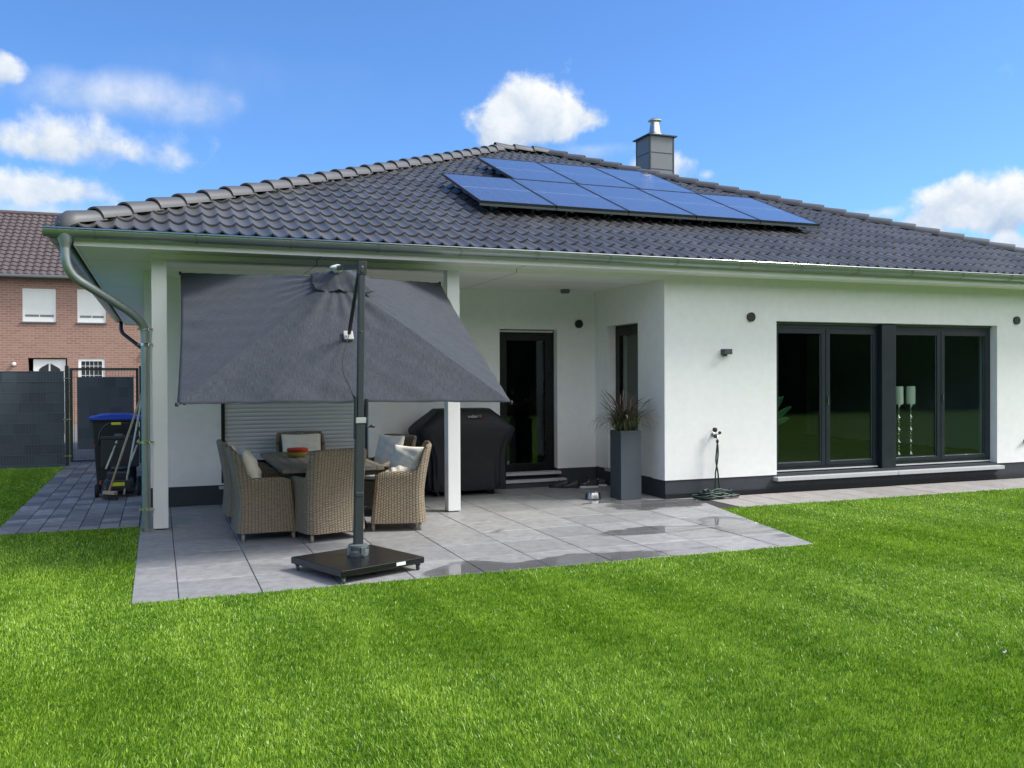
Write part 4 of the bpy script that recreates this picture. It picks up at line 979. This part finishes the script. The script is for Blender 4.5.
m = MB(); m.lathe([(.0005,-.115),(.024,-.112),(.026,-.095),(.012,-.085)], (-.030,.01,.0), 14, 'Y'); m.lathe([(.0005,-.11),(.018,-.11),(.02,-.09),(.01,-.085)], (.045,.01,.045), 14, 'Y'); m.build('valve_cap', M['black'], TP, angle=50)
m = MB(); m.lathe([(.018,-.02),(.020,-.035),(.016,-.055),(.013,-.06)], (0,-.10,-.03), 14); m.build('hose_connector', M['black'], TP, angle=50)
# hose: two hanging strands and a heap on the paving
rnd = random.Random(11); pts = [(.735,-.10,.715),(.722,-.10,.60),(.715,-.095,.48),(.742,-.095,.34),(.755,-.10,.20),(.77,-.11,.08),(.80,-.14,.03)]
for k in range(1,150):
    a = k*.62; r_ = .17+.07*math.sin(k*.37)+rnd.uniform(-.02,.02); pts.append((.64+.13*math.sin(k*.11)+math.cos(a)*r_*1.0, -.20+math.sin(a)*r_*.45, .014+.085*(k/150)*math.exp(-((r_-.12)/.1)**2)+abs(rnd.gauss(0,.014))))
pts += [(.66,-.12,.06),(.695,-.11,.16),(.705,-.10,.32),(.735,-.095,.45),(.75,-.095,.58),(.74,-.10,.70)]
m = MB(); m.tube(bez(pts,3), .0105, 6); o = m.build('garden_hose', M['green_hose'], smooth=True); tag(o,'dark green garden hose hanging from the tap and heaped on the paving','hose')
m = MB(); m.lathe([(.001,.003),(.055,.003),(.062,.006),(.105,.012),(.098,.06),(.090,.092),(.083,.092),(.088,.06),(.055,.014),(.001,.012)], (-.86,.36,0), 32); o = m.build('pet_bowl', M['steel'], angle=50); tag(o,'shiny stainless steel pet bowl on the patio slabs','bowl')
def shoe(name, x, y, rz, mats, label, group):
    t_ = thing(name, label, 'shoe', (x,y,0), R(rz), group)
    L = .28; m = MB(); n_ = 14; vs = []
    prof = []
    for k in range(n_+1):
        t1 = k/n_; w = .036+.014*math.sin(PI*min(1,t1*1.05)*.9)+(.006 if t1 > .6 else 0); w *= (1-max(0,(t1-.85)/.15)**2*.75)*(1-max(0,(.1-t1)/.1)**2*.4)
        prof.append((t1, w))
    for z in (0,.028):
        for t1, w in prof: vs.append((-w, t1*L-L/2, z))
        for t1, w in reversed(prof): vs.append((w, t1*L-L/2, z))
    K = 2*(n_+1); m.add(vs, [tuple(range(K-1,-1,-1)), tuple(range(K,2*K))]+[(i,(i+1)%K,K+(i+1)%K,K+i) for i in range(K)]); m.build('sole', mats[0], t_, angle=40)
    m = MB()
    def fn(u, v):
        t1 = v; w = dict((round(a*n_),b) for a,b in prof)[round(t1*n_)]; hgt = (.085-.055*max(0,min(1,(t1-.25)/.45)))*(1-max(0,(t1-.9)/.1)*.6); a = PI*u
        return (math.cos(a)*w*.95, t1*L-L/2, .026+math.sin(a)**.7*hgt)
    m.grid(fn, 12, n_); m.build('upper', mats[1], t_, smooth=True)
    m = MB(); 
    for k in range(4): yy = .0+k*.022; m.bar((-.022,yy,.085-k*.010),(.022,yy+.012,.083-k*.010),.006)
    m.tube(bez([(.0,.0,.09),(.03,-.02,.11),(.045,.0,.07)],5), .003, 5); m.build('laces', mats[2], t_)
shoe('sneaker',-.36,1.50,78,(M['label_white'],M['black'],M['label_white']),'black sneaker with white sole and laces, left one of the pair by the recess corner','sneakers by the recess corner')
shoe('sneaker',-.16,1.63,64,(M['label_white'],M['black'],M['label_white']),'black sneaker with white sole, right one of the pair by the recess corner','sneakers by the recess corner')
shoe('clog',-.76,1.66,60,(M['black'],M['black'],M['black']),'plain black garden clog beside the door step, left one','clogs beside the door step')
shoe('clog',-.62,1.58,70,(M['black'],M['black'],M['black']),'plain black garden clog beside the door step, right one','clogs beside the door step')

# ------------------------------------------------------------------ indoor things seen through the glass
for x, lb in ((4.265,'left of two tall silver candlesticks with a pale pillar candle behind the window'),(4.50,'right of two tall silver candlesticks with a pale pillar candle behind the window')):
    y = .38; c_ = thing('candlestick', lb, 'candlestick', (x,y,.20), 0, 'candlesticks behind the window')
    pr_ = [(.085,0),(.085,.015),(.05,.03),(.02,.06)]; z = .06
    for k in range(9): pr_ += [(.012,z+.012),(.034 if k%2 else .026,z+.045),(.012,z+.08)]; z += .093
    pr_ += [(.02,z+.02),(.052,z+.05),(.055,z+.06)]; m = MB(); m.lathe(pr_, (0,0,0), 20); m.build('stem', M['silver'], c_, angle=60)
    m = MB(); m.lathe([(.068,z+.06),(.068,1.215),(.064,1.222),(.02,1.215),(.0005,1.213)], (0,0,0), 24); m.build('candle', M['candle'], c_, angle=50)
hp_ = thing('houseplant', 'green broad-leaved houseplant behind the left window edge', 'plant', (1.98,.62,.2))
m = MB(); m.lathe([(.10,0),(.14,.58),(.13,.58),(.12,.55),(.0005,.55)], (0,0,0), 20); m.build('pot', M['frame_black'], hp_, angle=50)
for k, (az, el, L) in enumerate(((20,62,1.0),(-25,52,.85),(60,70,1.1),(170,60,.8),(110,50,.7),(-70,64,.95),(5,38,.7))):
    a, e_ = R(az), R(el); d = Vector((math.cos(a)*math.cos(e_),math.sin(a)*math.cos(e_)*.5-.1,math.sin(e_))).normalized(); side = d.cross(Vector((0,1,0))).normalized(); m = MB()
    m.grid(lambda u, v: Vector((0,0,.56)) + d*(v*L*.8) + side*((u-.5)*.085*math.sin(PI*min(1,max(0,(v-.35)/.65)))**.7+ (u-.5)*.012) - Vector((0,0,.18))*v*v*L, 4, 14); m.build('leaf', M['leaf'], hp_, smooth=True, solid=.002)

# ------------------------------------------------------------------ side yard: bin, mower, broom, rake
B_ = thing('wheelie_bin', 'black wheeled waste bin with a bright blue lid by the side gate', 'bin', (-6.70,4.62,0))
m = MB(); b0 = [(-.26,-.25),(.26,-.25),(.26,.25),(-.26,.25)]; b1 = [(-.31,-.34),(.31,-.34),(.31,.30),(-.31,.30)]
m.add([(x,y,.05) for x,y in b0]+[(x,y,.98) for x,y in b1],[(3,2,1,0),(4,5,6,7)]+[(i,(i+1)%4,4+(i+1)%4,4+i) for i in range(4)]); bd = m.build('body', M['bin'], B_, bevel=.02)
m = MB(); m.box(-.335,.335,-.365,.32,.965,.995); m.build('rim', M['bin'], B_, bevel=.008)
m = MB(); m.grid(lambda u, v: (-.36+.72*u, -.39+.74*v, 1.0+.075*(1-abs(2*u-1)**4)*(1-abs(2*v-1)**4)**.5), 20, 16); 
m.box(-.36,.36,-.39,.35,.994,1.03); m.build('lid', M['blue'], B_, angle=40)
for x in (-.24,.24): m = MB(); m.lathe([(.001,-.03),(.09,-.03),(.10,-.015),(.10,.015),(.09,.03),(.001,.03)], (x,.27,.10), 20, 'X'); m.build('wheel', M['rubber'], B_, angle=40)
m = MB(); m.tube([(-.22,.36,.93),(.22,.36,.93)], .016, 8); m.build('handle', M['bin'], B_)
m = MB(); m.lathe([(.001,-.003),(.02,-.003),(.02,.003),(.001,.003)], (-.275,-.30,.62), 12, 'Y'); m.build('reflector', M['red'], B_)

Mo = thing('lawn_mower', 'black push lawn mower with yellow label parked against the bin', 'lawn mower', (-6.63,3.38,0)); Mo.scale = (1.05,1.05,.98)
m = MB(); m.grid(lambda u, v: (-.20+.40*u, -.30+.62*v, .10+.16*(1-abs(2*u-1)**3.2)**.5*(1-abs(2*v-1)**4)**.5), 18, 18); m.box(-.205,.205,-.31,.32,.07,.11)
m.build('deck', M['black'], Mo, angle=50, bevel=.01)
m = MB(); m.box(-.13,.14,-.16,.16,.22,.34); m.box(-.09,.10,-.10,.12,.34,.40); m.build('motor_cover', M['dark_metal'], Mo, bevel=.03)
m = MB(); m.box(-.135,.165,-.325,-.300,.10,.235); m.build('front_guard', M['dark_metal'], Mo, bevel=.012)
m = MB(); m.box(-.06,.085,-.332,-.326,.155,.205); m.build('warning_label', M['yellow'], Mo)
for x in (-.245,.25):
    for y, r_ in ((-.23,.09),(.24,.11)):
        m = MB(); m.lathe([(.001,-.022),(r_*.9,-.022),(r_,-.012),(r_,.012),(r_*.9,.022),(.001,.022)], (x,y,r_), 22, 'X'); w_ = m.build('wheel', M['rubber'], Mo, angle=40)
        m = MB(); m.lathe([(.001,-.026),(r_*.45,-.026),(r_*.45,.026),(.001,.026)], (x,y,r_), 14, 'X'); m.build('wheel_cap', M['grey_plastic'], w_, angle=40)
for x in (-.15,.12):
    m = MB(); m.tube([(x,.05,.36),(x+.10,.34,.66)], .013, 8); m.build('handle_tube', M['handle_pale'], Mo, smooth=True)
    m = MB(); m.tube([(x+.108,.36,.69),(x+.13,.43,.77)], .014, 8); m.build('handle_tube', M['handle_pale'], Mo, smooth=True)
m = MB(); m.tube(rounded([(-.25,.40,.66),(-.25,.42,.84),(-.16,.44,.975),(.20,.44,.975),(.28,.42,.84),(.28,.40,.66)],.08), .014, 8); m.build('handle_bar', M['black'], Mo, smooth=True)
m = MB(); m.box(-.10,.02,.42,.455,.955,.992); m.build('handle_label', M['yellow'], Mo, bevel=.004)
m = MB(); m.box(-.23,.24,.38,.62,.34,.76); m.box(-.24,.25,.37,.40,.74,.80); m.build('grass_box', M['dark_metal'], Mo, bevel=.03)
m = MB(); m.box(-.06,.04,.373,.378,.80,.83); m.build('grass_box_badge', M['grey_plastic'], Mo)
m = MB(); m.box(-.215,-.19,-.20,-.13,.17,.22); m.build('trim', M['red'], Mo, bevel=.008)

Br = thing('broom', 'outdoor broom with pale wooden handle leaning against the house wall', 'broom', (-6.69,2.80,0))
m = MB(); m.tube([(-.035,.0,.10),(.395,.50,1.47)], .0145, 10); m.build('handle', M['wood_handle'], Br, smooth=True)
m = MB(); m.obox((-.02,-.01,.095),(.75,-.66,0),(.66,.75,0),(0,0,1),.10,.032,.022); m.build('head', M['wood_handle'], Br, bevel=.006)
m = MB(); rnd = random.Random(2)
for k in range(260):
    s = rnd.uniform(-.098,.098); w_ = rnd.uniform(-.026,.026); x, y = -.02+.75*s+.66*w_, -.01-.66*s+.75*w_; m.bar((x,y,.078),(x+rnd.gauss(0,.012)+.01,y+rnd.gauss(0,.012)-.01,.002),.005)
m.build('bristles', M['black'], Br)
Rk = thing('garden_rake', 'second long wooden-handled tool leaning behind the broom', 'rake', (-6.55,3.02,0))
m = MB(); m.tube([(-.0,.0,.03),(.23,.50,1.36)], .013, 10); m.build('handle', M['handle_pale'], Rk, smooth=True)
m = MB(); m.bar((-.12,-.02,.03),(.12,.02,.03),.02,.02)
for k in range(9): m.bar((-.11+.0275*k,-.018+.0045*k,.03),(-.10+.0275*k,-.05+.0045*k,.003),.005)
m.build('head', M['dark_metal'], Rk)

# ------------------------------------------------------------------ privacy fence and gate
FYc = 8.20
Fn = thing('privacy_fence', 'anthracite mesh fence woven with dark grey privacy strips', 'fence', (-7.7,FYc,0))
m = MB(); tones = []; x = -6.2; rnd = random.Random(4)
rows_n = 9; rh = 1.70/rows_n
for r_ in range(rows_n):
    x = -6.5; ph = rnd.uniform(0,.2)
    z0 = .03+r_*rh
    x += -ph
    while x < -.02:
        w_ = rnd.choice((.15,.2,.2,.25)); x1 = min(x+w_, -.01); off = rnd.choice((-.012,-.006)); m.box(x,x1,off-.004,.0,z0+.002,z0+rh-.004); tones += [rnd.random()]*6; x = x1
o = m.build('privacy_strip', M['strip'], Fn, fixn=False); a_ = o.data.attributes.new('tone','FLOAT','FACE'); a_.data.foreach_set('value', tones)
m = MB(); 
for r_ in range(rows_n+1): z = .03+r_*rh-.001; m.bar((-6.6,-.018,z),(0,-.018,z),.008); m.bar((-6.6,.018,z),(0,.018,z),.008)
x = -6.5
while x < 0: m.bar((x,-.017,.02),(x,-.017,1.74),.0035); x += .05
m.build('mesh_panel', M['grey_plastic'], Fn)
for x in (-5.0,-2.5): m = MB(); m.box(x-.03,x+.03,.03,.07,0,1.72); m.build('post', M['dark_metal'], Fn)
Gt = thing('side_gate', 'dark metal side gate with woven privacy infill beside the bin', 'gate', (-7.0,FYc,0))
m = MB(); m.box(-.70,-.64,-.03,.03,0,1.83); m.box(.555,.615,-.03,.03,0,1.83); m.build('gate_post', M['dark_metal'], Gt)
m = MB(); m.box(-.62,-.575,-.02,.02,.06,1.79); m.box(.50,.545,-.02,.02,.06,1.79); m.box(-.575,.50,-.02,.02,1.75,1.79); m.box(-.575,.50,-.02,.02,.06,.10); m.build('gate_frame', M['dark_metal'], Gt)
m = MB(); tones = []
for r_ in range(7):
    z0 = .30+r_*.189; x = -.50
    while x < .46:
        w_ = rnd.choice((.1,.15,.2)); x1 = min(x+w_,.46); off = rnd.choice((-.010,-.005)); m.box(x,x1,off-.004,.0,z0-.001,z0+.1885); tones += [rnd.random()]*6; x = x1
o = m.build('privacy_strip', M['strip'], Gt, fixn=False); a_ = o.data.attributes.new('tone','FLOAT','FACE'); a_.data.foreach_set('value', tones)
m = MB(); x = -.55
while x < .5: m.bar((x,0,.10),(x,0,1.75),.007); x += .05
for z in (.12,.30,1.62,1.74): m.bar((-.575,0,z),(.5,0,z),.008)
m.build('bar_grid', M['grey_plastic'], Gt)
m = MB()
for z in (.18,1.60,.85): m.box(-.735,-.60,-.05,-.031,z-.012,z+.012)
m.build('hinge', M['steel'], Gt)
m = MB(); m.box(-.6385,-.6215,-.012,.012,.02,1.78); m.build('hinge_strip', M['steel'], Gt)

# ------------------------------------------------------------------ neighbouring brick house
NY = 25.0
BH = thing('brick_house', 'red brick neighbouring house with brown tiled roof behind the fence', 'house', (-10,NY,0))
bx0, bx1 = -14.0, 8.0   # relative to x = -10
m = MB()
holes = [(-.46,.58,3.565,4.72),(1.25,2.17,3.56,4.735),(-.30,.92,.0,2.31),(1.27,2.12,.95,2.29)]
wall_mesh(m,'X',0,.3,bx0,bx1,-.05,5.12,holes); wall_mesh(m,'Y',bx0,bx0+.3,.3,9.0,-.05,5.1,[]); wall_mesh(m,'Y',bx1-.3,bx1,.3,9.0,-.05,5.1,[]); wall_mesh(m,'X',8.7,9.0,bx0+.3,bx1-.3,-.05,5.1,[])
m.build('wall', M['brick'], BH, merge=.0005)
m = MB()
def oldroof(y0, z0, y1, z1):
    L = math.hypot(y1-y0,z1-z0); nC = 17; K = 4; tw = .24; nT = int((bx1-bx0+1)/tw); dy, dz = (y1-y0)/L, (z1-z0)/L; ny_, nz_ = -dz, dy
    if nz_ < 0: ny_, nz_ = -ny_, -nz_
    for j in range(nC):
        s0, s1 = L*j/nC, L*(j+1)/nC; r0 = []; r1 = []; r2 = []
        for i in range(nT*K+1):
            h = (.035,.045,.02,.0)[i%K]; x = bx0-.5+i*tw/K
            for rr, s, o_ in ((r0,s0,h+.035),(r1,s1,h),(r2,s0,h-.005)): rr.append((x, y0+dy*s+ny_*o_, z0+dz*s+nz_*o_))
        n = nT*K+1; m.add(r0+r1,[(i,i+1,n+i+1,n+i) for i in range(n-1)]); m.add(r2+r0,[(i,i+1,n+i+1,n+i) for i in range(n-1)])
oldroof(-.42,5.12,4.5,7.95); oldroof(9.42,5.12,4.5,7.95)
m.build('roof', M['old_tile'], BH, fixn=False)
m = MB(); m.add([(bx0-.4,-.38,5.10),(bx1+.4,-.38,5.10),(bx1+.4,4.5,7.88),(bx0-.4,4.5,7.88),(bx0-.4,9.38,5.10),(bx1+.4,9.38,5.10)],[(0,1,2,3),(3,2,5,4),(0,4,5,1)]); m.build('roof_deck', M['dark'], BH)
m = MB(); m.box(bx0-.5,bx1+.5,-.56,-.43,5.04,5.145); m.build('gutter', M['grey_plastic'], BH, bevel=.03)
m = MB(); m.tube([(bx0-.5,4.5,8.0),(bx1+.5,4.5,8.0)], .1, 10); m.build('ridge_capping', M['old_tile'], BH)
for a0,a1,z0,z1 in holes[:2]:
    m = MB(); b=.06; m.box(a0,a0+b,.05,.12,z0,z1); m.box(a1-b,a1,.05,.12,z0,z1); m.box(a0+b,a1-b,.05,.12,z1-b,z1); m.box(a0+b,a1-b,.05,.12,z0,z0+.10); w_ = m.build('window', M['white'], BH)
    m = MB(); k = z0+.26
    while k < z1-b: m.box(a0+b,a1-b,.075,.085,k,min(k+.048,z1-b)); k += .05
    m.box(a0+b,a1-b,.085,.095,z0+.10,z1-b); m.box(a0+b,a1-b,.072,.084,z0+.10,z0+.17); m.build('roller_blind', M['white_shutter'], w_)
    m = MB(); m.box(a0+b+.02,(a0+a1)/2-.02,.073,.0739,z0+.175,z0+.245); m.box((a0+a1)/2+.02,a1-b-.02,.073,.0739,z0+.175,z0+.245); m.build('slots', M['shadow_gap'], w_)
    m = MB(); m.box(a0-.05,a1+.02,-.06,.05,z0-.05,z0-.002); m.build('sill', M['grey_plastic'], w_)
a0,a1,z0,z1 = holes[3]; m = MB(); b=.09; m.box(a0,a0+b,.03,.12,z0,z1); m.box(a1-b,a1,.03,.12,z0,z1); m.box(a0+b,a1-b,.03,.12,z1-b,z1); m.box(a0+b,a1-b,.03,.12,z0,z0+b); w_ = m.build('window', M['white'], BH)
m = MB(); m.box(a0+b,a1-b,.08,.09,z0+b,z1-b); m.build('pane', M['black'], w_); m = MB()
for k in range(1,5): x = a0+b+(a1-a0-2*b)*k/5; m.box(x-.008,x+.008,.066,.079,z0+b,z1-b)
for k in range(1,7): z = z0+b+(z1-z0-2*b)*k/7; m.box(a0+b,a1-b,.0665,.0785,z-.008,z+.008)
m.build('glazing_bars', M['alu'], w_)
a0,a1,z0,z1 = holes[2]; m = MB(); m.box(a0+.15,a1-.06,.14,.20,0,z1-.04); dr_ = m.build('front_door', M['white'], BH)
m = MB(); xc = (a0+a1)/2+.045
for s in (-1,1): m.prism([(xc+s*.03,1.5),(xc+s*.33,1.5),(xc+s*.33,1.92),(xc+s*.24,2.0),(xc+s*.10,2.08),(xc+s*.03,2.12)], 'Y', .125,.1385)
m.build('door_pane', M['black'], dr_)
m = MB(); m.lathe([(.001,-.12),(.05,-.11),(.07,-.05),(.05,0),(.001,0)], (-.72,0,2.10), 12, 'Y'); m.build('outdoor_lamp', M['label_white'], BH)
m = MB(); m.box(3.35,3.47,-.10,0,2.35,2.55); m.build('outdoor_lamp', M['dark_metal'], BH)

# ------------------------------------------------------------------ evergreen hedge on the far side of the garden (mirrored in the panes)
def hedge(name, x0, x1, y0, y1, h, label):
    m = MB(); rnd = random.Random(8)
    def fn(u, v, face=0): return None
    nx, nz_ = int((x1-x0)/.5), int(h/.5)
    def dsp(x, z): return .35*math.sin(x*1.7+z)+.25*math.sin(x*3.9-z*2.1)+.15*math.sin(z*5+x*7)
    m.grid(lambda u, v: (x0+(x1-x0)*u, y1+dsp(x0+(x1-x0)*u,h*v)*.5-.6*v**3, -.05+(h+.6*math.sin((x0+(x1-x0)*u)*.9)+.4*math.sin((x0+(x1-x0)*u)*2.3))*v), nx, nz_)
    m.grid(lambda u, v: (x0+(x1-x0)*u, y0, -.05+(h+.6*math.sin((x0+(x1-x0)*u)*.9)+.4*math.sin((x0+(x1-x0)*u)*2.3))*v), nx, nz_)
    m.grid(lambda u, v: (x0+(x1-x0)*u, y0+(y1-.6-y0)*v+dsp(x0+(x1-x0)*u,h)*.5*v, -.05+(h+.6*math.sin((x0+(x1-x0)*u)*.9)+.4*math.sin((x0+(x1-x0)*u)*2.3))), nx, 3)
    o = m.build(name, M['hedge'], smooth=True, fixn=False)
    # leaf sprays on the garden side
    l = MB()
    for k in range(9000):
        x = rnd.uniform(x0,x1); z = rnd.uniform(0,h+.5); y = y1+dsp(x,z)*.5-.6*(z/h)**3+rnd.uniform(-.05,.18); s = rnd.uniform(.06,.16); a = rnd.uniform(0,PI); b = rnd.uniform(-.6,.6)
        dx, dz = math.cos(a)*s, math.sin(a)*s; l.add([(x-dx,y,z-dz),(x+dz*.5,y+b*s,z-dx*.5),(x+dx,y,z+dz),(x-dz*.5,y-b*s,z+dx*.5)],[(0,1,2,3)])
    l.build('foliage', M['hedge'], o, fixn=False); return tag(o, label, 'hedge')
hedge('evergreen_hedge',-34,60,-24.5,-21.5,6.5,'tall dark evergreen hedge mirrored in the big window panes')

# ------------------------------------------------------------------ camera
cam = bpy.data.cameras.new('camera'); co = bpy.data.objects.new('camera', cam); COL.objects.link(co); sc.camera = co
cam.sensor_width = 36; cam.lens = 907.87/1024*36; cam.clip_end = 2000; cam.clip_start = .05
Rv = Vector((.93190586,-.36267233,-.00449983)); Uv = Vector((.00723978,.00619615,.9999546)); Fv = Vector((.36262798,.93189613,-.0083999))
co.matrix_world = Matrix(((Rv.x,Uv.x,-Fv.x,CX),(Rv.y,Uv.y,-Fv.y,CY),(Rv.z,Uv.z,-Fv.z,1.6),(0,0,0,1)))

# ------------------------------------------------------------------ light
EL, AZ = 45, 112        # compass azimuth from +Y clockwise
Sd = Vector((math.sin(R(AZ))*math.cos(R(EL)), math.cos(R(AZ))*math.cos(R(EL)), math.sin(R(EL))))
ld = bpy.data.lights.new('sun','SUN'); ld.energy = 2.5; ld.angle = R(18); ld.color = (1,.965,.91)
lo_ = bpy.data.objects.new('sun', ld); COL.objects.link(lo_); lo_.rotation_euler = (-Sd).to_track_quat('-Z','Y').to_euler()
wd = bpy.data.worlds.new('World'); sc.world = wd; wd.use_nodes = True; W = NT.__new__(NT); W.t = wd.node_tree; W.t.nodes.clear()
W.out = W.n('ShaderNodeOutputWorld'); bg = W.n('ShaderNodeBackground'); W.l(bg.outputs[0], W.out.inputs[0])
sky = W.n('ShaderNodeTexSky', sky_type='NISHITA', sun_disc=False, sun_elevation=R(EL), sun_rotation=R(AZ), altitude=50, air_density=1.0, dust_density=.6, ozone_density=2.2)
bg.inputs['Strength'].default_value = .12
D = W.n('ShaderNodeTexCoord').outputs['Generated']
def dot(v):
    nd = W.n('ShaderNodeVectorMath', operation='DOT_PRODUCT'); W.l(D, nd.inputs[0]); nd.inputs[1].default_value = v; return nd.outputs['Value']
def dirpx(u, v): return (Fv + Rv*((u-512)/907.87) - Uv*((v-384)/907.87)).normalized()
skyc = W.mix(1.0, sky.outputs[0], (.41,.62,.89), 'MULTIPLY')
n1 = W.noise(D, 26, 8, .62, .2); n2 = W.noise(D, 9, 5, .6); n3 = W.noise(W.scaled(D,(1,1,3)), 7, 6, .6, .8)
vo = W.n('ShaderNodeTexVoronoi', feature='SMOOTH_F1'); vo.inputs['Scale'].default_value = 30; W.l(D, vo.inputs['Vector']); vd = vo.outputs['Distance']
col = skyc
# (direction, half width rad, up, down, softness, amp, kind)
CL = [((534,119),.086,.060,.040,.15,.62,1.0),((985,206),.094,.043,.040,.18,.75,1.0),((98,146),.122,.040,.028,.40,.95,1.0),((125,98),.140,.036,.034,.65,.5,.80),
      ((38,188),.090,.024,.018,.30,1.0,.95),((2,68),.030,.022,.020,.25,.9,.95),((655,168),.060,.018,.03,.35,1.1,.85),((708,176),.018,.012,.012,.4,1.2,.75),((590,150),.075,.012,.02,.8,.9,.5),
      ((40,212),.16,.020,.03,.8,.9,.55),((880,214),.05,.012,.012,.5,1.1,.6),((1010,246),.03,.02,.02,.3,.9,.9),((250,70),.22,.03,.10,1.2,.5,.10)]
for (uv, hw, hu, hd, soft, amp, op) in CL:
    c = dirpx(*uv); r_ = c.cross(Vector((0,0,1))).normalized(); u_ = r_.cross(c).normalized()
    dc = W.math('MAXIMUM', dot(c), .05); x = W.math('DIVIDE', dot(r_), dc); y = W.math('DIVIDE', dot(u_), dc)
    x = W.math('MULTIPLY', x, 1/hw); yu = W.math('MULTIPLY', W.math('MAXIMUM', y, 0.0), 1/hu); yd = W.math('MULTIPLY', W.math('MINIMUM', y, 0.0), 1/hd); yy = W.math('ADD', yu, yd)
    rr = W.math('SQRT', W.math('ADD', W.math('MULTIPLY', x, x), W.math('MULTIPLY', yy, yy)))
    w = W.math('ADD', W.math('SUBTRACT', 1.0, rr), W.math('MULTIPLY', W.math('SUBTRACT', n1, .5), .95*amp)); w = W.math('ADD', w, W.math('MULTIPLY', W.math('SUBTRACT', n2, .5), 1.2*amp)); w = W.math('SUBTRACT', w, W.math('MULTIPLY', W.math('SUBTRACT', vd, .25), .8*amp))
    mr = W.n('ShaderNodeMapRange', interpolation_type='SMOOTHSTEP'); W.l(w, mr.inputs[0]); mr.inputs[1].default_value = .02; mr.inputs[2].default_value = .02+soft*1.6; mr.inputs[3].default_value = 0; mr.inputs[4].default_value = op
    # shading: lower parts greyer-blue, crests white
    sh = W.math('ADD', W.math('MULTIPLY', yy, .42), W.math('MULTIPLY', W.math('SUBTRACT', n1, .5), 1.5)); sh = W.math('ADD', sh, .55); 
    cc_ = W.ramp(sh, [(.10,(2.1,2.6,3.4)),(.45,(3.0,3.35,3.8)),(.85,(4.1,4.2,4.3))])
    cc_ = W.mix(1.0, cc_, (1,1,1), 'MULTIPLY')
    col = W.mix(mr.outputs[0], col, cc_)
sd_ = W.n('ShaderNodeSeparateXYZ'); W.l(D, sd_.inputs[0])
# unseen bright cloud cover added on the garden side to soft-light the facade
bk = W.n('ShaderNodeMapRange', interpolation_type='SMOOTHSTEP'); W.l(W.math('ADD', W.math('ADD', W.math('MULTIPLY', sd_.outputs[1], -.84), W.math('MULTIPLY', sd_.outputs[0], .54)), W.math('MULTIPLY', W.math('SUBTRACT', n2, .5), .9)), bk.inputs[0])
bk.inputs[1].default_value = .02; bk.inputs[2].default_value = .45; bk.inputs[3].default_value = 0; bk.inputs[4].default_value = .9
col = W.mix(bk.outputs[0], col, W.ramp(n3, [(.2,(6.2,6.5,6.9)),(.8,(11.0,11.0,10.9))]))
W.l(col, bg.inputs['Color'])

sc.view_settings.view_transform = 'Standard'; sc.view_settings.look = 'None'; sc.view_settings.exposure = 1.0; sc.view_settings.gamma = 1; sc.view_settings.use_curve_mapping = False
sc.render.engine = 'CYCLES'; sc.cycles.max_bounces = 10; sc.cycles.diffuse_bounces = 6; sc.cycles.glossy_bounces = 4; sc.cycles.transparent_max_bounces = 12; sc.cycles.use_denoising = True
sc.render.resolution_x = 1024; sc.render.resolution_y = 768
